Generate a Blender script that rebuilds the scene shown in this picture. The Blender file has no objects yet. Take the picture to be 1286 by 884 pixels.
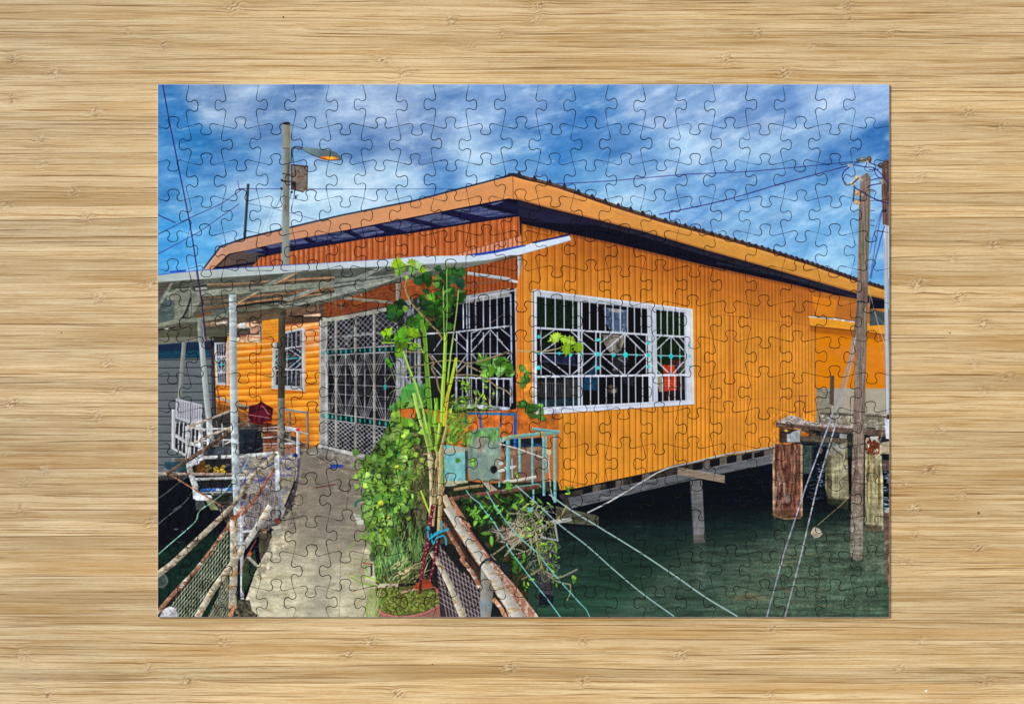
# A jigsaw puzzle, printed with a photograph of an orange stilt house, lying on a bamboo tabletop.
# One photo pixel is 0.5 mm on the table; x runs right, y runs up, the print is painted by the code below.
import bpy, bmesh
import math, random
import numpy as np
# ------------------------------------------------------------------ the printed picture, painted in code
S = 2.0                       # print pixels per photo pixel
CX0, CY0, CX1, CY1 = 196.0, 104.0, 1120.0, 777.0
CW, CH = int((CX1-CX0)*S), int((CY1-CY0)*S)
FR = {'A1':(190,96,5.2),'A2':(420,96,5.2),'A3':(650,96,5.2),'A4':(880,96,5.144),
 'B1':(190,260,5.2),'B2':(420,260,5.2),'B3':(650,260,5.2),'B4':(880,260,5.144),
 'C1':(190,420,5.2),'C2':(420,420,5.2),'C3':(650,420,5.2),'C4':(880,420,5.144),
 'D1':(190,580,4.208),'D2':(420,580,4.208),'D3':(650,580,4.208),'D4':(880,580,4.208),
 'E1':(195,320,8.0375),'E2':(350,320,8.0375),'E3':(195,425,8.0375),'E4':(350,425,8.0375),
 'E5':(195,530,8.0375),'E6':(350,530,8.0375),'E7':(195,635,6.094),'E8':(420,635,6.094),
 'G1':(480,320,8.0375),'G2':(480,425,8.0375),'G3':(560,530,8.0375),'G4':(570,635,6.094),
 'G5':(660,360,5.527),'G6':(1020,180,5.2),'G7':(960,500,8.0375),'G8':(960,600,7.369),'Z':(0,0,1.0)}
cur = [0.0, 0.0, 1.0]
def F(n): cur[:] = FR[n]
def P(*a, f=None):
    fx, fy, s = FR[f] if f else cur
    return [(fx+a[i]/s, fy+a[i+1]/s) for i in range(0, len(a), 2)]
IMG = np.zeros((CH, CW, 3), np.float32)
CLIP = [None]
_lat = np.random.RandomState(7).rand(256, 256).astype(np.float32)
def vnoise(x, y, seed=0):
    x = x + seed*17.31; y = y + seed*9.73
    xi = np.floor(x).astype(np.int32); yi = np.floor(y).astype(np.int32)
    fx = x-xi; fy = y-yi
    fx = fx*fx*(3-2*fx); fy = fy*fy*(3-2*fy)
    a = _lat[yi & 255, xi & 255]; b = _lat[yi & 255, (xi+1) & 255]
    c = _lat[(yi+1) & 255, xi & 255]; d = _lat[(yi+1) & 255, (xi+1) & 255]
    return (a*(1-fx)+b*fx)*(1-fy)+(c*(1-fx)+d*fx)*fy
def fbm(x, y, o=4, seed=0):
    s = 0.0; a = 0.5; t = 0.0
    for i in range(o):
        s = s+a*vnoise(x, y, seed+i*3); t += a; a *= 0.55; x = x*2.03; y = y*2.03
    return s/t*2-1                                   # about -1..1
def smooth(e0, e1, x):
    t = np.clip((x-e0)/(e1-e0), 0, 1); return t*t*(3-2*t)
def lerp(a, b, t): return a+(b-a)*t
def C(c): return np.array(c, np.float32)/255.0
def window(pts, pad):
    xs = [p[0] for p in pts]; ys = [p[1] for p in pts]
    x0 = max(0, int((min(xs)-pad-CX0)*S)); x1 = min(CW, int((max(xs)+pad-CX0)*S)+2)
    y0 = max(0, int((min(ys)-pad-CY0)*S)); y1 = min(CH, int((max(ys)+pad-CY0)*S)+2)
    if x1 <= x0 or y1 <= y0: return None
    Y, X = np.mgrid[y0:y1, x0:x1].astype(np.float32)
    return x0, x1, y0, y1, X/S+CX0, Y/S+CY0
def blend(w, cov, c):
    x0, x1, y0, y1 = w[:4]
    if CLIP[0] is not None: cov = cov*CLIP[0][y0:y1, x0:x1]
    v = IMG[y0:y1, x0:x1]
    v += (c-v)*cov[..., None]
def seg_d(X, Y, a, b):
    dx, dy = b[0]-a[0], b[1]-a[1]; L = dx*dx+dy*dy+1e-9
    t = np.clip(((X-a[0])*dx+(Y-a[1])*dy)/L, 0, 1)
    return np.hypot(X-a[0]-t*dx, Y-a[1]-t*dy), t
def inside_d(X, Y, pts):
    ins = np.zeros(X.shape, bool); d = np.full(X.shape, 1e9, np.float32)
    n = len(pts)
    for i in range(n):
        a, b = pts[i], pts[(i+1) % n]
        if a[1] != b[1]:
            c = ((Y < a[1]) != (Y < b[1])) & (X < (b[0]-a[0])*(Y-a[1])/(b[1]-a[1])+a[0])
            ins ^= c
        d = np.minimum(d, seg_d(X, Y, a, b)[0])
    return np.where(ins, d, -d)
def shade(c, X, Y, n, sx, sy, ang, c2, thr, seed, g=None, soft2=0.15):
    """colour with tone noise, an optional second colour in patches and an optional end-to-end gradient"""
    c = np.asarray(C(c))
    if ang:
        ca, sa = math.cos(ang), math.sin(ang); U = X*ca+Y*sa; V = -X*sa+Y*ca
    else: U, V = X, Y
    col = np.broadcast_to(c, X.shape+(3,)).astype(np.float32)
    if g is not None:                                # (colour, point a, point b)
        cb, a, b = g
        dx, dy = b[0]-a[0], b[1]-a[1]
        t = np.clip(((X-a[0])*dx+(Y-a[1])*dy)/(dx*dx+dy*dy), 0, 1)[..., None]
        col = col*(1-t)+C(cb)*t
    if c2 is not None:
        m = smooth(thr-soft2, thr+soft2, fbm(U/sx, V/sy, 4, seed+40))[..., None]
        col = col*(1-m)+C(c2)*m
    if n: col = col*(1+n*(fbm(U/sx, V/sy, 4, seed)+0.5*fbm(U/1.3, V/1.3, 1, seed+9)))[..., None]
    return col
def poly(pts, c, a=1.0, n=0.06, sx=8, sy=8, ang=0, c2=None, thr=0.2, seed=1, g=None, blur=0.35, soft2=0.15):
    w = window(pts, 1+blur)
    if w is None: return
    X, Y = w[4], w[5]
    cov = np.clip(inside_d(X, Y, pts)/(2*blur)+0.5, 0, 1)*a
    blend(w, cov, shade(c, X, Y, n, sx, sy, ang, c2, thr, seed, g, soft2))
def line(pts, wd, c, a=1.0, n=0.0, c2=None, thr=0.2, seed=1, w2=None, hi=0.0, sx=5, sy=5, blur=0.35, rnd_cap=False):
    """a stroke; hi > 0 makes it read as a round pipe: lighter upper-left flank, darker lower-right one"""
    tot = sum(math.dist(pts[i], pts[i+1]) for i in range(len(pts)-1)) or 1; acc = 0
    w = window(pts, wd+1)
    if w is None: return
    X, Y = w[4], w[5]
    best = np.zeros(X.shape, np.float32); sgn = np.zeros(X.shape, np.float32); bd = np.full(X.shape, 1e9, np.float32)
    for i in range(len(pts)-1):
        p, q = pts[i], pts[i+1]; L = math.dist(p, q)
        d, t = seg_d(X, Y, p, q)
        if wd >= 2.4 and not rnd_cap and (i == 0 or i == len(pts)-2):
            tu = ((X-p[0])*(q[0]-p[0])+(Y-p[1])*(q[1]-p[1]))/(L+1e-9)
            if i == 0: d = np.where(tu < -.15, 99, d)
            if i == len(pts)-2: d = np.where(tu > L+.15, 99, d)
        ww = wd if w2 is None else wd+(w2-wd)*(acc+t*L)/tot
        best = np.maximum(best, np.clip((ww/2-d)/(2*blur)+0.5, 0, 1)*np.minimum(1, ww/(2*blur)+0.25))
        if hi:
            s = ((X-p[0])*(q[1]-p[1])-(Y-p[1])*(q[0]-p[0]))/(L+1e-9)/(ww/2)
            if abs(q[1]-p[1]) > abs(q[0]-p[0])*0.4: s = s*np.sign(q[1]-p[1])
            else: s = -s*np.sign(q[0]-p[0])*-1
            s = s if abs(q[1]-p[1]) > abs(q[0]-p[0])*0.4 else -s
            m = d < bd; sgn = np.where(m, s, sgn); bd = np.minimum(bd, d)
        acc += L
    col = shade(c, X, Y, n, sx, sy, 0, c2, thr, seed)
    if hi: col = col*(1-hi*np.clip(sgn+0.3, -1, 1))[..., None]
    blend(w, best*a, col)
def spline(pts, k=6):
    out = []
    n = len(pts)
    for i in range(n-1):
        p0 = pts[max(i-1, 0)]; p1 = pts[i]; p2 = pts[i+1]; p3 = pts[min(i+2, n-1)]
        for j in range(k):
            t = j/k
            out.append(tuple(0.5*((2*p1[m])+(-p0[m]+p2[m])*t+(2*p0[m]-5*p1[m]+4*p2[m]-p3[m])*t*t+(-p0[m]+3*p1[m]-3*p2[m]+p3[m])*t**3) for m in (0, 1)))
    out.append(pts[-1]); return out
def curve(pts, *a, **k): line(spline(pts), *a, **k)
class clip:
    def __init__(s, *polys): s.polys = polys
    def __enter__(s):
        s.old = CLIP[0]; m = np.zeros((CH, CW), np.float32)
        for p in s.polys:
            w = window(p, 1); d = inside_d(w[4], w[5], p)
            v = m[w[2]:w[3], w[0]:w[1]]; np.maximum(v, np.clip(d*S/1.4+0.5, 0, 1), out=v)
        CLIP[0] = m if s.old is None else m*s.old
    def __exit__(s, *a): CLIP[0] = s.old
def ell(cx, cy, rx, ry, c, a=1.0, rot=0, **k):
    poly([(cx+rx*math.cos(t)*math.cos(rot)-ry*math.sin(t)*math.sin(rot), cy+rx*math.cos(t)*math.sin(rot)+ry*math.sin(t)*math.cos(rot)) for t in [i*math.pi/9 for i in range(18)]], c, a, **k)
def homog(q):
    """unit square (u right, v down) to quad corners q = tl, tr, br, bl"""
    A = []; B = []
    for (u, v), (x, y) in zip([(0, 0), (1, 0), (1, 1), (0, 1)], q):
        A.append([u, v, 1, 0, 0, 0, -u*x, -v*x]); B.append(x)
        A.append([0, 0, 0, u, v, 1, -u*y, -v*y]); B.append(y)
    h = np.append(np.linalg.solve(np.array(A, float), np.array(B, float)), 1)
    def f(u, v):
        w = h[6]*u+h[7]*v+1
        return ((h[0]*u+h[1]*v+h[2])/w, (h[3]*u+h[4]*v+h[5])/w)
    return f
def dabs(region, count, cols, smin, smax, rnd, aspect=1.0, a=(0.5, 0.9), ang=None):
    """many small irregular dabs inside a polygon"""
    xs = [p[0] for p in region]; ys = [p[1] for p in region]
    k = 0; tries = 0
    while k < count and tries < count*20:
        tries += 1
        x = rnd.uniform(min(xs), max(xs)); y = rnd.uniform(min(ys), max(ys))
        if inside_d(np.array([[x]]), np.array([[y]]), region)[0, 0] < 0: continue
        k += 1; r = rnd.uniform(smin, smax); th = rnd.uniform(0, 6.28) if ang is None else ang+rnd.uniform(-.2, .2)
        pts = []
        for i in range(7):
            t = i/7*6.283; rr = r*rnd.uniform(.7, 1.2)
            u, v = rr*math.cos(t)*aspect, rr*math.sin(t)
            pts.append((x+u*math.cos(th)-v*math.sin(th), y+u*math.sin(th)+v*math.cos(th)))
        poly(pts, rnd.choice(cols), rnd.uniform(*a), n=0.05, seed=k % 13)
LEAF = [(.04, 0), (-.04, -.26), (.10, -.54), (.34, -.60), (.46, -.46), (.70, -.50), (.80, -.30), (.96, -.18), (1.10, 0), (.96, .18), (.80, .30), (.70, .50), (.46, .46), (.34, .60), (.10, .54), (-.04, .26)]
MAPLE = [(.04, 0), (-.08, -.30), (.12, -.34), (.20, -.66), (.38, -.46), (.62, -.66), (.66, -.36), (.90, -.34), (.84, -.16), (1.15, 0), (.84, .16), (.90, .34), (.66, .36), (.62, .66), (.38, .46), (.20, .66), (.12, .34), (-.08, .30)]
OVAL = [(0, 0), (.2, -.17), (.5, -.26), (.8, -.17), (1.05, 0), (.8, .17), (.5, .26), (.2, .17)]
def leaf(x, y, r, th, c, rnd, shape=LEAF, asp=1.0, a=1.0, vein=True):
    ca, sa = math.cos(th), math.sin(th); pts = []
    for (u, v) in shape:
        u = (u+rnd.uniform(-.05, .05)-.45)*r*2*0.8; v = (v+rnd.uniform(-.05, .05))*r*1.25*asp
        pts.append((x+u*ca-v*sa, y+u*sa+v*ca))
    c = [max(0, min(255, q*f)) for q, f in zip(c, (rnd.uniform(.80, 1.12),)*3)]
    poly(pts, c, a, n=0.16, sx=r*.5+1, sy=r*.5+1, seed=rnd.randrange(30), blur=.5)
    k = len(pts)//2
    half = pts[:k+1]; sh_ = rnd.choice((.78, .86, 1.14, 1.2))
    poly(half, [min(255, q*sh_) for q in c], a*.45, n=0, blur=.8)
    if vein and r > 3:
        line([pts[0], pts[k]], .5, [min(255, q*1.22+12) for q in c], a*.6)
        if shape is LEAF and r > 5:
            for e in (4, 10): line([pts[0], pts[e]], .4, [min(255, q*1.2+10) for q in c], a*.45)
def leaves(region, count, cols, rmin, rmax, rnd, shape=LEAF, th=None, asp=1.0, dark=True):
    xs = [p[0] for p in region]; ys = [p[1] for p in region]
    L = []; tries = 0
    while len(L) < count and tries < count*30:
        tries += 1
        x = rnd.uniform(min(xs), max(xs)); y = rnd.uniform(min(ys), max(ys))
        if inside_d(np.array([[x]]), np.array([[y]]), region)[0, 0] > 0: L.append((x, y))
    for x, y in L:
        r = rnd.uniform(rmin, rmax); t = rnd.uniform(0, 6.28) if th is None else th+rnd.gauss(0, .5)
        if dark: leaf(x+.8, y+1.2, r*1.02, t, (26, 44, 20), rnd, shape, asp, .42, False)
        leaf(x, y, r, t, rnd.choice(cols), rnd, shape, asp)

def mottle(region, amp, sx, sy=None, seed=3, ang=0.0, tint=(1, 1, 1), soft=5):
    """uneven tone of a real surface inside a polygon"""
    sy = sy or sx
    w = window(region, 1)
    if w is None: return
    X, Y = w[4], w[5]; m = np.clip(inside_d(X, Y, region)/soft, 0, 1)
    if CLIP[0] is not None: m = m*CLIP[0][w[2]:w[3], w[0]:w[1]]
    ca, sa = math.cos(ang), math.sin(ang); U_ = X*ca+Y*sa; V_ = -X*sa+Y*ca
    g = (amp*fbm(U_/sx, V_/sy, 4, seed)*m)[..., None]*np.array(tint, np.float32)
    v = IMG[w[2]:w[3], w[0]:w[1]]; v *= np.clip(1+g, .1, 2)
FR['K1'] = (196, 330, 5.591); FR['K2'] = (420, 310, 5.144); FR['K3'] = (500, 540, 6.314)
FR['H1'] = (195, 100, 2.7656); FR['H2'] = (655, 100, 2.7656); FR['H3'] = (640, 440, 2.6)
def rbf(X, Y, ctl, sg):
    num = np.zeros(X.shape+(3,), np.float32); den = np.full(X.shape, 1e-6, np.float32)
    for (x, y, c) in ctl:
        w = np.exp(-((X-x)**2+(Y-y)**2)/(2*sg*sg))+1e-5
        num += w[..., None]*C(c); den += w
    return num/den[..., None]
def paint_sky():
    Y, X = np.mgrid[0:int(284*S), 0:CW].astype(np.float32); X = X/S+CX0; Y = Y/S+CY0
    sky = [(200,115,(62,112,176)),(215,150,(45,110,180)),(240,180,(36,106,174)),(205,200,(70,130,196)),(205,240,(48,112,180)),(215,290,(66,146,214)),
     (215,330,(70,150,216)),(240,250,(96,152,208)),(250,310,(84,156,216)),(270,120,(118,146,190)),(300,150,(140,162,202)),(290,180,(60,114,176)),(280,205,(70,122,186)),(330,128,(96,126,178)),(310,115,(150,170,206)),(350,150,(92,128,182)),
     (300,240,(140,176,218)),(330,270,(172,204,232)),(290,280,(104,158,212)),(345,215,(110,150,202)),(370,130,(92,124,178)),(390,160,(150,174,212)),(375,200,(88,130,186)),
     (400,235,(186,212,236)),(430,225,(176,204,232)),(380,270,(172,202,232)),(440,150,(140,162,204)),(420,170,(116,146,194)),(460,185,(78,112,170)),(440,190,(80,116,174)),(480,165,(130,152,198)),(480,215,(178,204,232)),(500,230,(150,184,222)),
     (495,125,(146,168,208)),(470,140,(158,178,214)),(545,130,(110,142,194)),(520,175,(96,126,180)),(540,185,(88,120,176)),(555,160,(112,138,188)),(520,140,(146,166,206)),(560,215,(104,144,200)),(585,185,(176,202,232)),(600,160,(130,160,208)),(610,130,(120,152,204)),(590,210,(160,190,226)),(620,195,(132,168,214)),(650,160,(96,138,196)),(640,210,(96,148,208)),(560,235,(80,130,192)),
     (660,120,(122,154,206)),(690,130,(116,148,202)),(720,118,(74,124,188)),(750,112,(90,134,194)),(690,165,(66,116,184)),(730,170,(58,112,182)),(760,180,(76,124,188)),(710,200,(52,114,186)),(670,200,(96,144,202)),(735,215,(112,162,214)),(780,160,(90,134,196)),
     (800,125,(132,160,208)),(820,140,(128,156,206)),(860,130,(126,156,206)),(840,200,(148,182,224)),(870,185,(172,200,234)),(810,190,(104,148,206)),(800,225,(130,170,218)),(850,225,(112,154,210)),(780,250,(150,190,228)),
     (920,120,(130,158,208)),(960,125,(126,158,210)),(945,150,(96,130,190)),(900,165,(120,152,204)),(980,140,(96,132,192)),(920,185,(160,192,230)),(960,195,(154,188,228)),(905,215,(118,160,214)),(950,225,(84,134,198)),(990,215,(110,156,212)),
     (1040,125,(150,176,222)),(1090,125,(146,172,222)),(1020,150,(130,162,212)),(1060,160,(150,180,224)),(1010,180,(140,174,220)),(1040,195,(58,110,180)),(1070,182,(42,98,172)),(1105,178,(44,98,172)),(1000,210,(76,124,190)),(1080,210,(120,164,216)),
     (930,255,(84,136,200)),(900,245,(90,138,200)),(960,250,(118,164,216)),(870,245,(104,150,208)),(930,290,(140,182,226)),(990,265,(130,174,222)),(1030,250,(104,156,212)),(1050,290,(112,166,220)),(1000,300,(116,168,222)),(1040,335,(150,194,232)),(1095,250,(116,164,216)),(1095,310,(104,162,218)),(1095,350,(96,156,216)),(1000,330,(126,176,226))]
    wx = 13*fbm(X/55, Y/30, 3, 3); wy = 8*fbm(X/60, Y/30, 3, 11)
    base = rbf(X+wx, Y+wy, sky, 15.0)
    an = -.12-.26*smooth(620, 1000, X)+.5*smooth(330, 200, X)*0; ca, sa = np.cos(an), np.sin(an); XX = X-650; YY = Y-200; U = XX*ca+YY*sa+650; V = -XX*sa+YY*ca+200
    n = fbm(U/42+.6*fbm(U/30, V/20, 2, 8), V/13, 5, 21); n2 = fbm(X/16, Y/8, 4, 31)
    k = (0.11*n+0.05*n2)[..., None]
    base = base+k*np.array([1.1, .95, .7], np.float32)
    base = base+np.array([-.006, .018, .008], np.float32)+.040
    fine = fbm(U/9+1.5*fbm(U/25, V/12, 3, 41), V/3.4, 6, 52); fine2 = fbm(U/24+2*fbm(U/40, V/16, 3, 43), V/6.5, 6, 71)
    base = base+(.026*fine+.040*fine2)[..., None]*np.array([1.15, 1.0, .72], np.float32)
    w1 = smooth(.05, .62, .62*n+.5*fbm(X/22, Y/9, 4, 55)+.22*(base[..., 0]-.42)*3)[..., None]
    base = base+(np.array([.78, .86, .96], np.float32)-base)*w1*.38
    d1 = smooth(.15, .6, fbm(X/60+3, Y/20, 4, 66))[..., None]
    base = base*(1-.07*d1*np.array([1, .8, .5], np.float32))
    IMG[:base.shape[0]] = base
    IMG[base.shape[0]:] = C((26, 28, 30))

def wires():
    pur = (46, 34, 104)
    def w(f, pts, wd=.9, c=pur, a=.85): line(P(*pts, f=f), wd, c, a)
    w('A1', (572,733, 1248,736), .7); line(P(1286/5.2,0, f='Z') and [(430,237.5),(575,237)], .6, pur, .6)
    w('H1', (0,542, 120,480, 230,430, 305,378), .8); w('H1', (0,610, 150,530, 290,432), .8)
    w('H1', (285,350, 292,385), .6); w('H1', (322,430, 400,445, 560,487), .7, (70,70,130), .7)
    w('H1', (420,420, 385,530), .5, (90,110,150), .5); w('H1', (400,445, 360,540), .5, (90,110,150), .4)
    w('H1', (0,466, 68,496), 1.3)
    curve(P(115,362, 300,352, 560,330, 800,318, 1150,285, f='H2'), .9, pur, .8)
    curve(P(478,468, 700,420, 900,362, 1130,300, f='H2'), 1.1, pur, .9)
    F('G6'); 
    curve(P(370,85, 430,100, 520,120), .1, pur, .1)

def paint_roof():
    R = random.Random(5)
    poly([(262,338),(300,300),(644,226),(1112,372),(1112,400),(655,330),(655,345),(262,345)], (18,18,40), n=.1)
    # thin antenna pole
    line(P(322,362, 307,590, f='H1'), 3.4, (58,66,72), 1, hi=.25, n=.1)
    # corrugated roof edge, left slope: dark line above fascia
    top = [(644,219.5),(600,231),(520,252),(430,270),(370,284),(309,298.5),(276.5,309.5),(256,336.5)]
    line(top, 2.2, (40,44,62), .95)
    bot = [(643,248),(540,268),(430,289.3),(363,301.5),(313,313),(286,318.5),(263,340),(254,340)]
    poly([(644,220.8),(600,232.3),(520,253.2),(430,271.3),(370,285.3),(309,299.8),(277,310.8),(257,337)]+bot[::-1], (218,148,92), n=.04, g=((190,142,118),(620,230),(280,320)), sx=30)
    line([(286,318.5),(263,340)], 2.2, (224,150,96), .8); line([(279,312),(258,337)], 1.2, (240,190,165), .5)
    line(bot[:6], 1.0, (240,168,110), .5); 
    # soffit left
    sof = [(643,248.6),(540,268.6),(430,290),(363,302),(313,313.5),(286,319),(266,341),(316,336),(326,322),(363,315),(430,304),(458,299),(516,292),(583,281),(652,271),(656,270),(656,246)]
    poly(sof, (20,20,56), n=.2)
    with clip(sof):
        poly([(268,340),(288,320),(312,314),(334,320),(316,338)], (92,74,66), g=((70,62,66),(285,320),(320,335)), n=.1)
        line([(262,338.5),(320,330)], 3, (16,14,38)); line([(285,322),(312,333)], 1, (60,50,60), .7)
        for f_, q_ in (('B2',(-60,178,60,160,150,200,-10,222)),('B2',(100,146,250,118,340,164,190,196)),('B2',(300,112,450,82,650,128,480,160)),('B2',(520,72,690,38,900,92,720,124)),('B2',(780,22,960,-8,1215,48,1000,66)),('B2',(1010,-20,1100,-40,1300,0,1230,40)),
            ('B1',(1020,195,1150,170,1200,205,1080,228)),('B1',(880,222,990,200,1030,232,930,250)),('B1',(730,252,840,230,880,252,780,270)),('B1',(600,285,700,262,740,280,650,300))):
            poly(P(*q_, f=f_), (50,58,100), .95, n=.25, c2=(84,92,124), thr=.0, sx=22, sy=1.6, ang=-.12, seed=len(q_)+q_[0] % 9)
            a_ = P(*q_, f=f_); line([a_[1], a_[2]], 1.2, (10,10,34), .8); line([a_[0], a_[3]], .8, (96,90,110), .4)
        line([(326,322),(363,315),(430,304),(516,292),(583,281),(652,271)], 2.2, (14,12,34), .9)
        line([(643,248.6),(540,268.6),(430,290)], 2.5, (12,12,34), .8)
        poly([(610,262),(643,249),(700,252),(660,272),(640,268)], (12,12,40), .85)
    # corrugated orange gable strip under the soffit
    gab = [(316,338),(316,335),(326.5,323),(363,316),(430,305),(458,300),(516,293),(583,282),(652,271.5),(653,292),(656,300),(656,318),(600,330),(400,345),(316,352)]
    poly(gab, (182,96,46), n=.10, sx=14, g=((166,88,52),(640,300),(330,330)))
    with clip(gab):
        x = 316.0
        while x < 656:
            st = 5.6+(x-316)*0.010
            line([(x,260),(x+.8,345)], 1.5, (120,48,24), .75)
            line([(x+st*.45,260),(x+st*.45+.6,345)], 1.5, (222,128,70), .55)
            if R.random() < .6: ell(x+st*.5, 300+R.uniform(-4,18)-(x-500)*.08, .9, R.uniform(3,8), (240,190,150), .3, blur=.8)
            x += st
        # lower second row of lighter siding at right
        low = [(556,325),(583,316),(620,305),(656,296),(656,325)]
        poly(low, (206,140,104), .8, n=.1)
        with clip(low):
            for i in range(18): line([(558+i*5.7,290),(558+i*5.7,330)], 1.1, (134,50,40), .9); line([(560.5+i*5.7,290),(560.5+i*5.7,330)], 1.2, (236,186,160), .5)
        line([(556,324.5),(583,316),(620,305),(656,295)], .8, (110,50,40), .7)
    line([(652.5,270),(653.5,292),(656.5,300)], 1.4, (24,20,40), .9)

def paint_wall():
    R = random.Random(8)
    wall = [(655,281),(770,305),(890,334),(1000,358),(1074,376),(1112,384),(1112,400),(1025,410),(1025,530),(1000,556),(969.5,561),(880,580.5),(816,592.5),(721,613),(700,616),(648,630),(655,500)]
    poly(wall, (208,132,42), n=.05, sx=40, sy=40, g=((219,146,44),(700,320),(880,540)), seed=6)
    with clip(wall):
        # shade just below the eave is the photograph's own print tone
        for k in range(14):
            o = 4+k*4.6; poly([(640,270),(1112,370),(1112,384+o),(1000,358+o),(890,334+o),(770,305+o),(640,278+o)], (140,62,24), .06, n=0, blur=2)
        poly([(640,270),(1112,370),(1112,382),(1074,379),(1000,361),(890,337),(770,308),(640,281)], (60,26,24), .5, n=0, blur=1.5)
        x = 667.0; i = 0
        while x < 1026:
            st = np.interp(x, [665,700,795,890,960,1025], [9.9,9.4,7.3,5.1,4.35,3.9])
            tilt = np.interp(x, [665,890,1025], [1.4,1.0,.2])
            line([(x,270),(x+tilt,640)], .95, (140,58,26) if x < 900 else (156,70,44), .85 if x < 900 else .66)
            line([(x+st*.33,270),(x+st*.33+tilt,640)], st*.3, (232,152,62), .26)
            line([(x+st*.75,270),(x+st*.75+tilt,640)], st*.2, (190,104,28), .20)
            x += st; i += 1
        poly([(655,270),(661,270),(663,640),(640,640)], (232,148,60), .55, n=.05)
        line([(656,278),(657,500),(650,640)], 1.4, (120,60,30), .8)
        # joints in the cladding
        line([(905,395),(980,404),(1025,409)], .6, (150,70,50), .7); line([(880,506),(960,500),(1025,495)], .6, (170,90,60), .6)
        for xx in (916.5,921,): line([(xx,396),(xx+.5,500)], 1.1, (140,56,40), .7)
        for xx in (1004,1011): line([(xx,497),(xx+.5,525)], 1.2, (120,50,50), .7)
        line([(1004,497),(1014,497)], 1, (110,50,50), .6)
        # plain wall at far right (under the low roof)
        pass
    poly([(1025,384),(1114,386),(1114,490),(1025,490)], (208,118,26), 1, n=.03, sx=40)
    poly([(1025,384),(1114,386),(1114,404),(1025,396)], (190,104,34), .8, n=.03)
    with clip([(1020,360),(1114,380),(1114,492),(1020,492)]):
        poly([(1025,398),(1020,372),(1112,384),(1112,490),(1025,490)], (216,128,30), .9, n=.04, sx=30)
        poly([(1050,375),(1112,386),(1112,402),(1050,398)], (196,112,40), .8)
    # right fascia and roof edge
    up = [(644,220.5),(700,235),(769,259),(830,278),(880,291.5),(960,314),(1020,333),(1074,352),(1112,363.5)]
    lo = [(650,250.5),(686.5,260.5),(750,276),(804,289.5),(890,315),(958,334),(1020,352),(1074,367.5),(1112,376)]
    eave = [(655,281),(770,305),(890,334),(1000,358),(1074,376),(1112,386)]
    s2 = lo+eave[::-1]+[(652,272),(643,248)]
    poly(s2, (12,12,28), n=.3)
    with clip(s2):
        for k in range(3): line([(x, y+2+k*2) for x, y in lo], 2.5, (40+6*k,36+6*k,54+4*k), .5, n=.2)
        poly([(643,256),(700,268),(760,283),(700,281),(652,272)], (26,26,50), .9)
        poly([(656,278),(650,262),(700,270),(740,279),(690,280)], (40,40,70), .35)
        line([(900,330),(1000,350),(1080,368)], 3, (38,46,58), .6, n=.3)
        for k in range(20): line([(700+k*20,262+k*5.3),(706+k*20,300+k*5.3)], 1, (30,30,46), .3)
    # ragged corrugated sheet tips
    rf = [(x, y-3.6) for x, y in up]+[(x, y+1.2) for x, y in up[::-1]]
    poly(rf, (74,56,50), n=.3, sx=3, sy=3, c2=(30,28,40), thr=.1)
    ux = [p[0] for p in up]; uy = [p[1] for p in up]
    x = 652.0
    while x < 1110:
        y = float(np.interp(x, ux, uy)); st = float(np.interp(x, [650,800,860,960,1070], [19.5,15,11.5,7.6,5.2])); h = float(np.interp(x, [650,800,860,960,1070], [4.6,3.6,3.0,2.3,1.8]))
        sl = .27
        poly([(x-2.8,y-3.2-sl*2.8),(x-.8,y-2.6-h-R.uniform(0,.8)),(x+.8,y-2.4-h),(x+3.4,y-2+sl*3),(x,y)], (50,42,46), 1, n=.2)
        poly([(x+2.5,y-2.6+sl*3),(x+st*.45,y-4.0+sl*st*.45),(x+st*.78,y-3.2+sl*st*.78),(x+st*.8,y+sl*st*.8),(x+3,y+1)], (98,78,66), .7, n=.2)
        x += st
    poly([(640,221),(652,222),(653,251),(640,249.5)], (216,146,84), n=.03)
    poly(up+lo[::-1], (220,148,82), n=.04, sx=30, g=((206,144,62),(660,235),(900,310)))
    line(up, 2.0, (66,36,34), .9); line([(x, y-1.2) for x, y in lo], 1.2, (120,64,40), .6)
    line([(x,y+3) for x,y in up], 2, (240,170,96), .4)
    line([(643.5,220),(644.5,249)], 1.2, (150,84,50), .8)
    poly([(629,224),(640,217),(652,219),(672,229),(652,224),(644,221)], (44,38,48), .95, n=.2)

def lattice(q, nu, nv, c, wd, a=.9, du=0.0):
    """a diamond lattice in a perspective quad"""
    H = homog(q)
    with clip(q):
        k = int(nu+nv)+1
        for i in range(-k, k+1):
            line([H(i/nu, 0), H(i/nu+nv/nu, 1)], wd, c, a); line([H(i/nu, 0), H(i/nu-nv/nu, 1)], wd, c, a)

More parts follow.
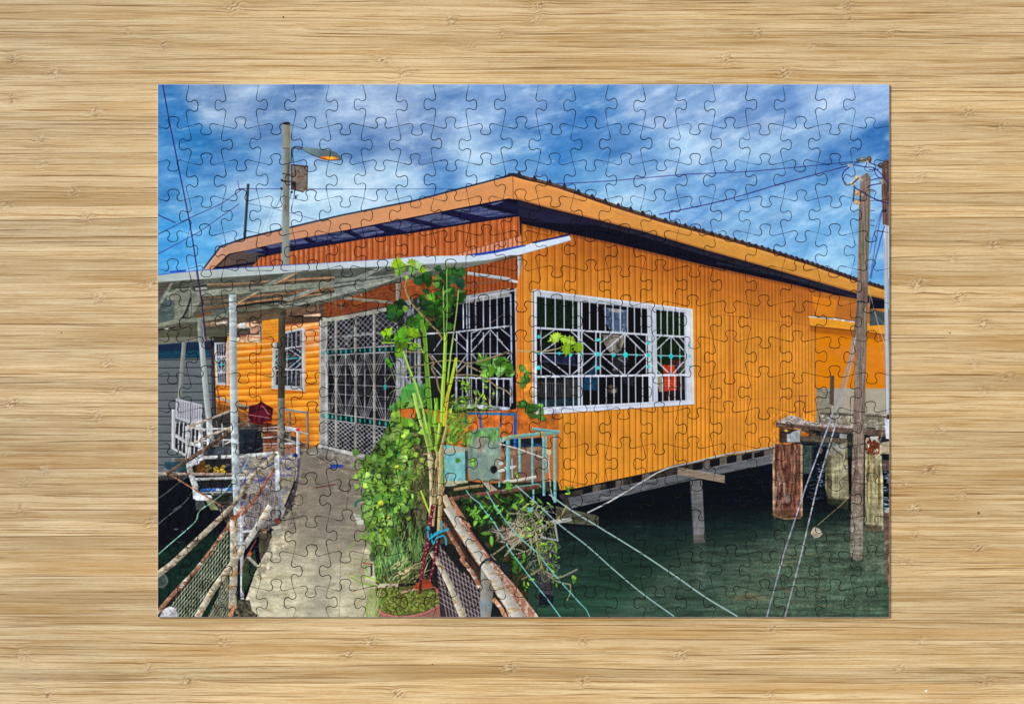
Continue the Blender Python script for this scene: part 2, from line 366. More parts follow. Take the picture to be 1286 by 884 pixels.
def paint_window():
    R = random.Random(3)
    F('G5')
    fr = P(55,20, 1155,158, 1165,812, 60,884, 120,884)
    poly(P(58,20, 1153,155, 1165,812, 130,882, 62,845), (10,11,14), n=.2)
    with clip(P(62,24, 1150,158, 1160,808, 130,876, 66,842)):
        # things seen through the glass
        poly(P(80,70, 360,100, 360,290, 80,285), (14,30,18), .9, n=.6, sx=3, sy=3)
        poly(P(900,170, 1110,190, 1110,600, 900,600), (16,34,16), .9, n=.7, sx=3, sy=3)
        poly(P(110,320, 200,310, 200,440, 110,440), (16,32,16), .8, n=.6, sx=3, sy=3)
        poly(P(80,640, 360,640, 360,830, 80,830), (26,30,34), .9, n=.4)
        poly(P(82,785, 360,770, 360,832, 82,832), (32,54,62), .8, n=.4, sx=12, sy=2)
        for k in range(12): line(P(90+k*16,672, 92+k*16,762), 1.2, (78,74,70), .7)
        line(P(84,665, 290,672), 1.5, (84,80,72), .7); poly(P(272,640, 358,640, 358,770, 272,760), (58,56,54), .7, n=.2, sx=2)
        poly(P(120,475, 340,480, 350,540, 130,520), (28,36,62), .9, n=.3); line(P(110,515, 350,545), 2, (60,66,84), .7); line(P(100,500, 200,600), 3, (50,56,70), .4)
        poly(P(540,140, 705,160, 705,260, 690,325, 600,325, 555,250), (66,84,112), .95, n=.35, sx=4, sy=9, c2=(140,150,160), thr=.25)
        poly(P(530,330, 700,335, 655,460, 600,480, 545,400), (140,134,122), .95, n=.15, sx=3, sy=14, c2=(90,86,80), thr=.2)
        poly(P(575,150, 650,155, 690,170, 640,180, 580,170), (176,170,150), .7)
        poly(P(610,480, 655,440, 700,460, 715,500, 660,600, 600,600), (36,38,44), .9, n=.3, c2=(110,112,116), thr=.4, sx=5, sy=9, ang=-1)
        poly(P(455,580, 490,540, 500,620, 490,720, 400,715, 400,640), (20,62,92), .9, n=.3)
        poly(P(430,600, 500,470, 515,500, 480,640), (24,60,84), .7, n=.3)
        ell(*P(605,715)[0], 6.5, 5, (58,54,50), .9, n=.5, sx=2); ell(*P(612,722)[0], 3.5, 3, (116,110,96), .8, n=.4)
        ell(*P(590,690)[0], 3, 2, (110,90,60), .6); poly(P(660,620, 760,630, 750,690, 690,680), (40,42,52), .6, n=.3)
        poly(P(950,540, 1030,545, 1050,600, 1050,790, 960,790, 960,620), (186,54,28), .95, n=.2, c2=(120,30,20), thr=.2, sx=5)
        poly(P(905,620, 950,620, 955,740, 930,735, 900,640), (150,146,120), .9, n=.1)
        for k in range(3): line(P(955,650+k*18, 1050,655+k*18), .7, (230,150,110), .5)
        poly(P(1055,540, 1100,540, 1105,780, 1060,770), (64,60,62), .6, n=.4); poly(P(915,730, 1110,710, 1110,790, 915,795), (14,14,18), .85)
        poly(P(1000,510, 1100,505, 1100,545, 1010,545), (110,30,34), .5); line(P(1000,545, 1100,550), 1.5, (150,150,150), .4)
    W = (190,198,214); G = (170,178,200)
    # sliding frame uprights
    for x, w_ in ((368,3.2), (388,2), (856,5.2), (888,6.2)): line(P(x,100 if x<700 else 150, x+2+(12 if x>700 else 0),842 if x<700 else 825), w_, (188,196,210), 1, n=.05)
    line(P(873,160, 884,820), 1.2, (100,106,120), .9)
    poly(P(1098,165, 1150,168, 1163,810, 1108,815), (200,208,222), 1, n=.04); line(P(1104,170, 1112,800), 2, (160,170,188), .8)
    poly(P(75,30, 1150,160, 1150,182, 900,160, 380,105, 75,66), (196,202,214), .9, n=.06); line(P(76,68, 380,103, 900,158, 1110,180), 1, (120,126,140), .8)
    # bars
    xs_t = [137,204,266,327,387,443,498,552,605,656,706,754,801,847,893,938,982,1024,1066]
    for x in xs_t:
        f_ = (x-65)/1085.0; y0 = 30+f_*128; y1 = 288+f_*60
        line(P(x,y0, x+1,y1), 1.45, W, .95)
    for i, x in enumerate([139,205,270,330,390,449,504,558,612,663,713,762,811,858,905,950,994,1034,1077]):
        f_ = (x-65)/1095.0; line(P(x,622-f_*12, x+1,838-f_*58), 1.45, W, .95)
    yt = lambda x: 288+(x-65)/1085*62
    yb = lambda x: 622-(x-65)/1095*12
    ym = lambda x: 458+(x-65)/1085*24
    line(P(78,285, 1150,350), 2.6, W); line(P(70,623, 1162,610), 2.8, (210,218,234)); line(P(80,458, 700,470, 1140,482), 1.3, W, .9)
    secs = [(104,487), (517,838), (868,1130)]
    for (a, b) in secs:
        m = (a+b)/2+10
        for x in (a, b): line(P(x,yt(x), x+1,yb(x)), 1.7, W, .95)
        if a < 800 or 1: line(P(m,yt(m) if a>200 else 470, m,yb(m)), 1.5, W, .95)
        for (p, q_) in ((a,m),(m,b)):
            pass
        line(P(a,ym(a), m-8,yt(m)+6), 1.6, W, .95) if a > 200 else line(P(a,ym(a), 230,368), 1.6, W, .95)
        line(P(a,ym(a), m-5,yb(m)-3), 1.6, W, .95)
        line(P(b,ym(b), m+8,yt(m)+6), 1.6, W, .95); line(P(b,ym(b), m+8,yb(m)-3), 1.6, W, .95)
        qx = (a+m)/2; rx = (m+b)/2
        line(P(a,yt(a)+75, a+(m-a)*.48,yt(a)+8), 1.4, W, .9); line(P(a,yb(a)-75, a+(m-a)*.52,yb(a)-5), 1.4, W, .9)
        line(P(b,yt(b)+70, b-(b-m)*.52,yt(b)+3), 1.4, W, .9); line(P(b,yb(b)-72, b-(b-m)*.5,yb(b)-5), 1.4, W, .9)
        line(P(qx,(ym(qx)+yt(qx))/2, qx,(ym(qx)+yb(qx))/2), 1.2, W, .85); line(P(rx,(ym(rx)+yt(rx))/2, rx,(ym(rx)+yb(rx))/2), 1.2, W, .85)
    T = (30,200,200)
    for (x, y, r) in ((90,346,2.4),(90,458,2.2),(90,560,2.8),(232,462,2.3),(312,472,2.3),(384,468,1.8),(503,369,2.3),(500,467,2.9),(503,562,2.5),(610,474,2.6),(693,472,3.6),(769,474,2.1),(852,388,2.2),(852,474,2.8),(852,553,2.3),(937,482,2.1),(1008,481,3.3),(1071,482,1.9),(1138,407,1.6),(1138,482,1.6),(1142,552,1.6)):
        ell(*P(x,y)[0], r*.85, r, T, 1, n=.15)
    # outer frame
    line(P(66,20, 68,845), 3.9, (206,214,232), 1, n=.03); line(P(44,30, 50,840), 2.0, (206,190,180), .95); line(P(54,40, 58,845), .9, (60,50,54), .8)
    line(P(60,24, 1155,160), 2.6, (202,209,224), 1, n=.05); line(P(1152,158, 1164,812), 2.6, (202,209,224), 1, n=.05); line(P(1140,175, 1152,800), 1.2, (226,180,150), .5)
    poly(P(70,838, 400,822, 1164,782, 1166,815, 130,884, 70,884), (206,214,232), 1, n=.03); line(P(130,886, 1166,818), .9, (120,90,70), .7)
    line(P(120,858, 700,822, 1110,790), 1, (160,170,190), .7)

def paint_canopy():
    R = random.Random(11)
    # everything behind / under the canopy on the left
    poly([(197,354),(420,336),(655,318),(655,400),(500,404),(402,404),(197,420)], (78,58,44), 1, n=.2, sx=10)
    paint_entrance_frames()
    F('E1'); under = P(20,270, 500,235, 1286,180)+P(400,150, 900,120, 1286,60, f='E2')+P(860,70, 1050,45, 860,120, 700,180, 400,235, 0,300, f='G1')+P(900,370, 500,480, 0,560, f='E2')+P(830,570, 500,680, 20,745, f='E1')
    poly(under, (84,88,78), n=.12, sx=30, sy=4, ang=-.12)
    with clip(under):
        for k in range(34): line([(197,362+k*2.6),(500,328+k*1.5)], .7, (56,58,54), .5); line([(197,363.2+k*2.6),(500,329.2+k*1.5)], .7, (112,112,98), .35)
        pass
    F('K1')
    big = P(5,130, 470,100, 900,72, 1290,40)+P(0,140, 370,110, 640,110, 850,90, 1010,80, 1200,20, f='K2')+P(1100,60, 850,135, 560,160, 400,205, 230,265, 0,335, f='K2')+P(1286,290, 1150,300, 870,375, 560,410, 480,440, 290,420, 10,470)
    with clip(big):
        # sheet corrugation, warm where the orange wall throws light back
        for k in range(16): line(P(5,150+k*11, 640,105+k*11, 1290,60+k*11), .9, (62,66,60), .55)
        for (a, w_, c, al) in (((360,152,640,142,900,118,1290,98),1.8,(168,124,92),.8),((370,168,760,150,1290,118),1.1,(120,84,62),.8),((350,178,900,140,1290,112),.8,(40,40,38),.8),((800,140,900,128,1290,100),1.6,(190,136,98),.7),
            ((330,250,500,238),2,(130,92,66),.7),((560,215,700,205,1100,185,1290,165),1.4,(150,108,78),.8),((560,250,760,225,1290,185),2.2,(160,110,76),.8),((560,270,900,230,1290,200),.8,(50,46,42),.9),((560,290,900,245,1160,215),2.4,(186,126,84),.75),((640,290,1000,240),1,(90,66,50),.9),((900,240,1290,190),1.6,(60,62,60),.8),((1000,235,1290,185),.8,(36,38,40),.9),
            ((330,275,500,262),1.6,(150,106,76),.7),((320,320,500,296),3.0,(128,90,62),.8),((330,300,500,280),.8,(60,50,44),.8)): line(P(*a), w_, c, al, n=.15)
        for k in range(7): line(P(5,150+k*20, 130,140+k*20), .9, (40,44,44), .7)
        # brace up right, top
        poly(P(735,160, 900,78, 980,70, 820,150, 780,158), (122,132,124), 1, n=.05); line(P(830,148, 985,72), 1.4, (214,156,106), .85); line(P(740,158, 895,80), 1.0, (40,46,48), .7)
        # main rafter
        poly(P(80,215, 250,205, 480,180, 760,165, 1000,150, 1290,125, 1290,165, 1140,172, 760,205, 500,222, 250,240, 80,245), (128,133,121), 1, n=.06, sx=26, sy=4)
        line(P(360,196, 760,166, 1290,126), .9, (150,154,142), .7); line(P(330,243, 760,207, 1140,174), .8, (66,68,62), .9)
        poly(P(1290,125, 1100,140, 1100,172, 1290,165)+[], (124,130,118), .8)
        # lower diagonal braces
        poly(P(480,330, 560,270, 640,225, 700,205, 720,210, 640,245, 560,300, 500,335), (110,118,110), 1, n=.06); line(P(560,292, 700,210), 1.6, (222,160,106), .9)
        poly(P(380,360, 480,318, 500,318, 500,335, 430,362), (84,94,90), 1)
        poly(P(800,285, 960,228, 1130,170, 1170,172, 1000,238, 850,290), (130,140,132), 1, n=.05); line(P(860,290, 1010,240, 1165,176), 1.2, (206,150,104), .8)
        # dark timber / wiring run
        line(P(560,308, 700,285, 880,270, 980,290, 1080,296), 2.6, (28,26,26), .95, n=.3); line(P(570,330, 640,315, 745,310), 1.8, (104,52,44), .9)
        line(P(500,345, 640,330, 800,310, 870,300), 4.6, (100,100,88), 1, n=.12); line(P(560,355, 760,330, 870,318), 1.2, (60,56,48), .9)
        poly(P(560,362, 870,328, 870,375, 560,410), (92,76,58), 1, n=.12, sx=14); poly(P(915,318, 1150,300, 1160,360, 915,380), (112,86,68), 1, n=.12, sx=14)
        line(P(860,300, 1000,285, 1290,215), 5.0, (134,138,126), 1, n=.08); line(P(1050,290, 1290,238), 1.6, (78,78,70), .9)
    # awning, right part (K2)
    F('K2')
    with clip(big):
        poly(P(0,145, 380,118, 380,150, 160,200, 0,215), (82,88,82), 1, n=.08, sx=20, sy=2)
        poly(P(0,205, 230,190, 480,160, 640,130, 1000,85, 840,130, 560,165, 420,200, 250,240, 0,300), (124,130,121), 1, n=.06, sx=20, sy=4)
        poly(P(120,200, 260,140, 330,130, 200,195), (140,147,141), 1, n=.05); line(P(0,235, 250,208, 380,190), 1.4, (54,58,58), .8); line(P(0,262, 140,240), 2, (50,54,56), .9)
        poly(P(0,290, 200,240, 420,200, 560,165, 560,180, 430,215, 240,260, 0,318), (146,152,146), 1, n=.06, sx=16); line(P(0,322, 240,265, 440,218), 1.6, (96,98,90), .9)
        poly(P(560,110, 850,92, 1010,80, 840,132, 700,150, 600,140), (120,126,116), 1, n=.06)
    # left end of the awning: plates and beam
    F('K1')
    poly(P(5,200, 130,195, 130,400, 5,430), (76,90,88), 1, n=.15, sx=20, sy=1.2)
    poly(P(75,215, 135,190, 245,188, 245,250, 180,390, 130,400, 128,262, 75,262), (118,122,110), 1, n=.05); poly(P(245,190, 330,240, 300,290, 245,385, 225,385, 240,250), (122,126,114), 1, n=.05)
    line(P(242,248, 215,330, 185,385), 2.2, (26,30,34), .95); poly(P(255,385, 330,348, 400,345, 380,362, 290,385), (110,76,50), 1, n=.15)
    line(P(110,140, 60,230, 5,320), 3.6, (124,128,120), 1); line(P(85,140, 20,240), 1.8, (96,64,60), .9)
    poly(P(135,178, 240,172, 240,192, 135,200), (124,128,118), 1); poly(P(272,175, 350,168, 362,182, 275,192), (142,147,136), 1); line(P(135,176, 225,172), 1.6, (30,32,32), .9); line(P(275,170, 350,160), 2.0, (28,30,30), .9); line(P(262,168, 270,192), 1.4, (30,32,34), .9)
    line(P(5,440, 160,408, 300,400, 420,385, 500,365), 5.6, (122,126,112), 1, n=.07); line(P(5,452, 200,424, 480,392), .8, (60,60,54), .8)
    F('E2'); line(P(0,490, 250,520), 1.2, (40,36,36), .8)
    # dim zone under it: left
    dz = P(20,750, 500,690, 730,640, 730,760, 720,884, 20,884, f='E1')
    poly(dz, (80,80,66), n=.1, sx=25, sy=2)
    with clip(dz):
        for k in range(6): line(P(20,800+k*22, 430,770+k*20, f='E1'), .8, (58,58,50), .6)
        poly(P(20,745, 200,718, 200,740, 20,765, f='E1'), (24,24,26), .9); ell(*P(110,742, f='E1')[0], 3.2, 1.1, (190,200,190), .8)
        poly(P(270,700, 420,680, 430,700, 280,716, f='E1'), (30,30,30), .9); ell(*P(300,708, f='E1')[0], 4, 1, (220,225,225), .9)
        poly(P(490,690, 730,650, 730,710, 490,725, f='E1'), (126,104,84), .9, n=.3, c2=(214,214,206), thr=.35, sx=4, sy=2)
        poly(P(300,850, 730,820, 730,884, 300,884, f='E1'), (40,38,34), .95, n=.2); line(P(620,690, 720,680, f='E1'), 1.6, (224,224,222), .8)
    poly(P(810,600, 1260,560, 1260,650, 1080,660, 900,690, 810,720, f='E1'), (86,72,56), 1, n=.15, sx=20)
    # gutter/plank mass right of the second post
    poly(P(800,700, 1000,668, 1080,700, 1080,884, 800,884, f='E1'), (204,180,150), 1, n=.1, c2=(170,120,90), thr=.2)
    poly(P(1075,665, 1262,640, 1262,884, 1075,884, f='E1'), (224,146,40), 1, n=.08, sx=20, sy=1.5)
    for k in range(7): line(P(1080,710+k*30, 1262,695+k*30, f='E1'), .8, (200,110,40), .8)
    poly(P(800,740, 960,735, 960,790, 900,820, 800,840, f='E1'), (76,72,62), 1, n=.15)
    poly(P(850,690, 905,680, 905,745, 820,720, f='E1'), (190,200,204), .95, n=.1)
    poly(P(955,740, 1010,700, 1050,720, 1050,800, 960,820, f='E1'), (168,126,104), .95, n=.2); curve(P(985,690, 1040,690, 1062,740, 1020,800, f='E1'), 1.4, (40,30,30), .95); line(P(1060,700, 1060,884, f='E1'), 2.4, (130,136,150), .9)
    line(P(850,815, 1100,840, 1220,870, f='E1'), 1.4, (190,80,66), .8); line(P(830,800, 1040,800, f='E1'), 2.2, (70,56,48), .8)

def paint_orange_left():
    # recessed orange house front with horizontal boards, seen below the canopy
    w = P(600,20, 820,40, 1075,0, 1286,0, 1286,820, 1200,760, 600,640, f='E3')
    allp = P(575,0, 1286,0, f='E3')+P(400,0, 400,884, 60,884, f='E4')+[(397,565),(357,545),(345,515),(262,505)]
    poly([(270,425),(402,395),(402,568),(392,566),(357,548),(262,520)], (226,148,38), n=.05, sx=30)
    poly([(358,396),(402,392),(402,436),(358,440)], (226,160,110), .9, n=.08, c2=(214,140,80), thr=.1)
    with clip([(270,418),(402,388),(402,568),(392,566),(357,548),(262,540)]):
        for k in range(24):
            y = 402+k*8.2
            t = k/23.0
            yl, yr = y+(8-t*6), y+(-8+t*14)
            line([(262,yl),(345,(yl+yr)/2),(402,yr)], 1.1, (176,70,26), .85)
            line([(262,yl+3.2),(345,(yl+yr)/2+3.2),(402,yr+3.2)], 2.4, (250,176,70) if k > 5 else (248,196,140), .6)
            line([(262,yl+6.3),(345,(yl+yr)/2+6.3),(402,yr+6.3)], 1.6, (214,120,24), .6)
        line(P(1018,0, 1016,640, f='E3'), 1.0, (170,60,30), .85)
        poly([(262,500),(330,508),(392,530),(392,575),(262,560)], (146,62,22), .35, n=.1, blur=4)
    # two grilled windows
    def gw(q, teal, bars):
        H = homog(q)
        poly(q, (176,180,190), n=.04)
        ins = [H(.1,.03), H(.95,.03), H(.95,.94), H(.1,.94)]
        poly(ins, (40,44,56), n=.4, sx=3, sy=3, c2=(96,84,84), thr=.2)
        with clip(ins):
            for i in range(bars+1):
                u = .12+.8*i/bars
                line([H(u,.02), H(u,.3)], .9, (196,202,210), .9); line([H(u,.68), H(u,.95)], .9, (196,202,210), .9)
            for v in (.3,.68): line([H(0,v), H(1,v)], 1.4, (206,212,220), .95)
            line([H(0,.49), H(1,.49)], 1, teal, .95)
            for (u0,v0,u1,v1) in ((.1,.49,.5,.3),(.5,.3,.95,.49),(.95,.49,.5,.68),(.5,.68,.1,.49),(.5,.3,.5,.68),(.1,.4,.3,.3),(.95,.4,.7,.3),(.1,.58,.3,.68),(.95,.58,.7,.68)):
                line([H(u0,v0), H(u1,v1)], 1, (206,212,220), .9)
            for (u,v) in ((.14,.4),(.14,.49),(.14,.58),(.4,.49),(.55,.49),(.55,.44),(.75,.49),(.9,.4),(.9,.58)): ell(*H(u,v), .9, 1.1, (40,190,190), .9)
        for i in range(4): line([q[i], q[(i+1)%4]], 1.6, (196,202,208), .95)
    gw(P(600,45, 720,30, 722,465, 620,462, f='E3'), (60,190,190), 4)
    poly(P(722,30, 742,28, 745,480, 722,470, f='E3'), (222,160,130), .9); line(P(620,470, 745,485, f='E3'), 1.4, (190,80,30), .9)
    gw([(343.5,420),(380.5,412),(381,490),(341.5,487)], (60,190,190), 6)
    line([(382.5,411),(382.5,491)], 2.2, (214,170,150), .9); line([(341,489.5),(383,493)], 2, (190,90,30), .9)
    paint_entrance_frames()
def paint_entrance_frames():
    # wall above the grille, behind the canopy
    F('E2'); g = P(450,480, 700,400, 1180,290, 1286,260, 1286,480, 1180,490, 800,570, 520,630, 450,620)
    poly(g, (118,60,34), n=.18, sx=8, c2=(112,48,26), thr=.2); poly([(496,376),(511,352),(560,340),(655,322),(653,345),(648,366),(560,384),(500,392)], (146,74,36), 1, n=.1, sx=12)
    with clip([(496,376),(511,352),(560,340),(655,322),(653,345),(648,366),(560,384),(500,392)]):
        for k in range(18): line([(570+k*5.2,318),(570+k*5.2,392)], .9, (90,34,20), .8); line([(572.5+k*5.2,318),(572.5+k*5.2,392)], 1.2, (186,86,34), .4)
    poly(P(80,520, 430,480, 430,580, 80,625), (108,82,66), 1, n=.1, sx=14); poly(P(400,500, 455,480, 455,640, 420,660), (74,66,56), 1)
    line(P(100,615, 480,630), 2, (44,36,36), .9); poly(P(250,605, 420,590, 420,620, 250,622), (230,196,170), .9)
    line(P(600,430, 800,450, 1150,480), 3.4, (134,134,118), 1, hi=.15); line(P(570,450, 575,530), 2, (110,90,80), .9); line(P(625,480, 632,550), 2.4, (110,110,100), .8)
    line(P(1205,290, 1205,480), 6, (136,134,124), 1, hi=.2); line(P(1250,270, 1250,480), 2, (150,80,60), .8)
    line(P(820,380, 835,410), 2, (130,140,140), .8)
    # right bracket of canopy
    F('G1'); line(P(860,185, 1286,245), 4.0, (176,186,196), 1, hi=.15); line(P(780,330, 900,305, 1190,258), 1.8, (116,84,70), .9)
    line([(652,322),(653,357)], 5, (170,176,186), 1, hi=.2); line([(640,352),(656,355)], 3.4, (196,204,216), 1)
    ell(653,354, 1.5, 2.5, (190,196,206), 1)

def paint_canopy_edge():
    top = P(20,205, 140,187, 400,160, 700,138, 1286,105, f='E1')+P(400,85, 900,55, f='E2')+P(0,45, 400,12, f='G1')+P(860,316, 1000,300, 1130,275, 1248,248, f='B2')+P(100,232, 250,200, 335,181, f='B3')
    bot = P(20,275, 500,240, 1286,186, f='E1')+P(400,152, 900,125, f='E2')+P(0,122, 400,97, 860,75, 1100,50, 1286,5, f='G1')+P(1200,315, f='B2')+P(350,217, f='B3')
    poly(top+bot[::-1], (172,184,184), n=.03, sx=30, g=((206,220,240),(260,350),(620,330)))
    line(top[:6], 1.0, (60,84,190), .8); line(top[5:9], .9, (90,110,200), .6)
    poly(P(860,312, 1000,290, 1248,244, 1248,254, 1050,300, 940,316, f='B2'), (34,66,170), .95); line(top[-3:], 2.2, (26,34,110), .95)
    line([(x, y-.4) for x, y in bot[2:]], .8, (130,140,150), .7)
    line(P(150,170, 300,160, f='E1'), 2, (20,70,190), .9)
    # gabled bracket soffit bit right
    F('G1'); poly(P(860,80, 1100,52, 1286,8, 1286,20, 1050,90, 840,130, 700,190, 690,110), (118,122,112), .9, n=.06)

def post(pts, w, c, hi=.22, n=.06, **k): line(pts, w, c, 1, hi=hi, n=n, **k)
def paint_left_deck():
    R = random.Random(21)
    # dark grey boarded neighbour hut
    F('E3'); hut = P(18,60, 590,0, 620,884, 18,884)+P(330,300, 18,590, f='E5')
    hut = [(197,432),(268,424),(273,560),(240,585),(197,604)]
    poly(hut, (94,102,107), n=.08, sx=30, sy=2)
    with clip(hut):
        poly(P(18,60, 600,20, 600,190, 18,205), (14,34,62), .95, n=.25, sx=40, sy=3); poly(P(18,130, 600,110, 600,185, 18,200), (18,74,92), .5, n=.4, sx=30, sy=3)
        for k in range(18): y = 452+k*10.1; line([(197,y),(240,y-.8+k*.12),(275,y-1.5+k*.2)], 1.1, (36,42,50), .9); line([(197,y+2.2),(275,y+.9)], 1.6, (98,108,114), .35)
        line(P(520,20, 590,300, 610,884), 1.4, (60,32,30), .9); poly(P(560,20, 600,10, 622,884, 570,884), (24,34,50), .6)
        line(P(540,20, 590,200, 600,420, f='E3'), 1.3, (70,36,34), .9)
    poly(P(18,60, 540,10, 540,-20, 18,-10), (112,114,100), 1, n=.08)
    # black water, left
    poly([(197,603),(240,592),(245,612),(270,625),(330,660),(330,777),(197,777)], (8,12,22), n=.4, sx=12, sy=3)
    poly([(197,690),(240,680),(300,660),(300,777),(197,777)], (18,44,34), .75, n=.3, sx=20, sy=3, blur=6)
    ell(221,664,3,.9,(130,110,120),.7); ell(226,680,6,.8,(60,66,72),.6); ell(218,676,3,.6,(60,66,72),.6); ell(228,666,2,.5,(120,100,110),.6)
    # behind-deck clutter base tone
    poly([(262,520),(357,540),(395,566),(372,640),(300,690),(255,600),(240,560)], (60,58,58), n=.4, sx=5, sy=4, c2=(120,110,100), thr=.3)
    poly([(330,548),(372,560),(372,580),(330,570)], (170,110,84), .7, n=.2)
    # grey beam far back
    F('E3'); line(P(620,590, 760,640, 950,700), 3.5, (150,146,136), 1, n=.2); poly(P(830,680, 950,690, 900,730, 850,710), (60,50,46), .8, n=.3)
    line(P(620,480, 660,720), 1.6, (120,56,30), .9); poly(P(620,650, 760,680, 930,760, 930,884, 620,884), (96,60,36), .7, n=.4, sx=6, sy=3)
    for k in range(5): line(P(640,760+k*26, 940,740+k*30), .9, (160,90,60), .6)
    poly(P(600,760, 760,740, 850,800, 850,884, 560,884), (40,44,50), .8, n=.4)
    # carpet covered deck
    dk = P(840,350, 1110,340, 1240,310, f='E5')+P(170,330, 215,350, 200,500, 130,680, 40,884, f='E6')+[(350,650),(330,660),(300,655),(300,620)]
    dk = [(299,574),(345,568),(377,570),(375,600),(366,615),(358,640),(352,655),(330,662),(308,668),(300,640)]
    poly(dk, (146,140,128), n=.12, sx=6, sy=3, c2=(96,94,130), thr=.15, soft2=.2, seed=4)
    with clip(dk):
        dabs(dk, 90, [(84,84,140),(74,74,126),(170,164,130),(186,182,150),(120,112,110),(150,140,126),(100,96,100)], .8, 3, R, 2.2, a=(.4,.8), ang=-.2)
        poly([(352,600),(372,598),(366,615),(354,650),(346,655)], (150,144,110), .5, n=.2); poly([(310,640),(350,608),(352,655),(320,662)], (150,142,136), .75, n=.3, sx=3, sy=2)
    for k in range(40):
        x = R.uniform(306,350); y = R.uniform(612,660); curve([(x,y),(x+R.uniform(-3,3),y+R.uniform(2,6)),(x+R.uniform(-4,4),y+R.uniform(6,12))], .5, R.choice([(180,160,150),(90,80,100),(200,190,170)]), .6)
    net = [(306,612),(352,596),(352,652),(338,660),(312,668)]
    poly([(306,625),(352,604),(352,652),(338,660),(312,668)], (84,80,80), .75, n=.4, sx=3, sy=3)
    with clip(net):
        for k in range(30): line([(300+k*2.4,590),(292+k*2.4,672)], .5, R.choice([(170,164,158),(120,110,112),(190,180,166)]), .7); line([(300,600+k*3.2),(356,585+k*3.2)], .5, R.choice([(170,164,158),(110,100,112)]), .6)
    line(P(165,600, 62,850, f='E6'), 2.0, (20,18,20), .95); line(P(205,370, 200,520, 175,640, f='E6'), 4, (76,70,86), .9, n=.2)
    # big black tub, barrel, dark boxes
    F('E5'); poly(P(845,70, 870,52, 1070,52, 1085,80, 1085,310, 1060,330, 850,330), (30,40,54), n=.12, sx=20, g=((18,24,34),(300,545),(330,560)))
    line(P(860,62, 1075,62), 2.6, (92,82,80), .9, n=.3); ell(*P(1075,120)[0], .9, 4.5, (150,130,40), .8); ell(*P(1055,78)[0], 2, 1, (190,160,40), .8)
    poly(P(520,300, 560,250, 700,240, 760,260, 760,340, 520,345), (34,42,52), 1, n=.15, g=((70,78,88),(268,560),(275,568)))
    poly(P(510,370, 760,370, 760,660, 440,660, 440,560, 400,520, 410,440, 500,380), (28,30,34), 1, n=.2)
    poly(P(405,440, 500,380, 505,510, 410,510), (96,60,24), .95, n=.2); dabs(P(580,470, 700,450, 715,515, 570,515), 14, [(190,150,30),(214,180,50)], 1, 2.6, R, 2)
    dabs(P(500,440, 560,420, 560,500, 500,500), 6, [(190,150,60),(150,130,60)], .8, 2, R, 2)
    poly(P(95,400, 250,395, 330,430, 340,500, 140,490, 90,450), (34,66,84), .9, n=.25); line(P(190,380, 300,380), 2, (110,72,50), .9)
    poly(P(18,550, 110,530, 330,530, 340,560, 18,590), (60,58,54), .95, n=.2)
    # blue painted plank
    line(P(450,685, 600,680, 770,672), 3.6, (52,96,170), 1, n=.2, c2=(170,186,200), thr=.3); line(P(470,710, 770,700), 1.6, (180,190,200), .8)
    poly(P(400,790, 480,770, 500,830, 490,884, 410,884), (60,64,66), 1, n=.2); poly(P(500,780, 560,760, 640,884, 560,884), (126,130,96), .95, n=.1)
    poly(P(560,740, 760,730, 740,800, 640,800), (30,36,30), .9, n=.3); poly(P(860,700, 930,720, 900,780, 860,760), (60,30,24), .8)
    for k in range(90):
        x = R.uniform(262,345); y = R.uniform(520,600); line([(x,y),(x+R.uniform(-14,14),y+R.uniform(-8,8))], R.uniform(.5,1.4), R.choice([(30,30,34),(90,84,78),(150,144,136),(60,50,46),(24,26,34)]), .6)
    # dark red chair back
    F('E3'); poly(P(945,680, 1030,660, 1070,632, 1110,660, 1190,705, 1165,880, 930,845), (88,22,36), 1, n=.12, c2=(60,12,26), thr=.1)
    curve(P(1070,680, 1100,700, 1130,750, 1160,765), 1.1, (190,150,160), .8); line(P(945,768, 1150,800), 1, (180,130,140), .8)
    F('E5'); poly(P(960,0, 1170,0, 1160,40, 1000,20), (88,20,30), .9)
    poly(P(1090,20, 1230,20, 1230,230, 1090,240), (96,50,34), .9, n=.3, sx=6, sy=2); line(P(1090,0, 1230,0), 2, (200,96,24), .8)
    # white frames / rails (far)
    Wc = (176,180,182)
    for y0, y1 in ((60,45),(82,80),(155,145),(220,215)): line(P(1085,y0, 1240,y1), 1.5, (190,188,186), .95)
    for a, b, w_ in (((480,65),(760,60),1.6),((490,185),(760,175),2.0),((670,0),(685,240),1.6),((560,340),(760,335),1),((700,220),(760,190),1.6)): line(P(*a,*b), w_, Wc, .95)
    F('E4'); line(P(60,715, 285,745), 3.0, (158,156,152), 1, hi=.2); line(P(285,740, 290,884), 3.4, (130,124,116), 1, hi=.2); line(P(110,740, 112,884), 3.2, (124,110,100), 1, hi=.2)
    F('E6'); line(P(290,0, 292,240), 3.4, (126,120,112), 1, hi=.2); line(P(112,20, 112,170), 3, (124,110,100), 1); line(P(60,165, 180,205), 1.8, (180,176,170), .95); line(P(210,95, 290,115), 2.2, (170,166,160), 1)
    line(P(0,45, 185,75), 4.6, (206,210,216), 1, hi=.15); line(P(0,80, 180,95), 1.5, (200,204,210), .95); line(P(0,215, 185,210), 2, (206,210,214), 1)
    line(P(192,90, 190,330), 4.6, (196,202,210), 1, hi=.2); line(P(200,90, 200,320), 1, (120,126,140), .6); ell(*P(190,75)[0], 2.3, 2, (196,50,110), 1); ell(*P(165,332)[0], 3.4, 2.6, (40,50,120), 1, n=.2)

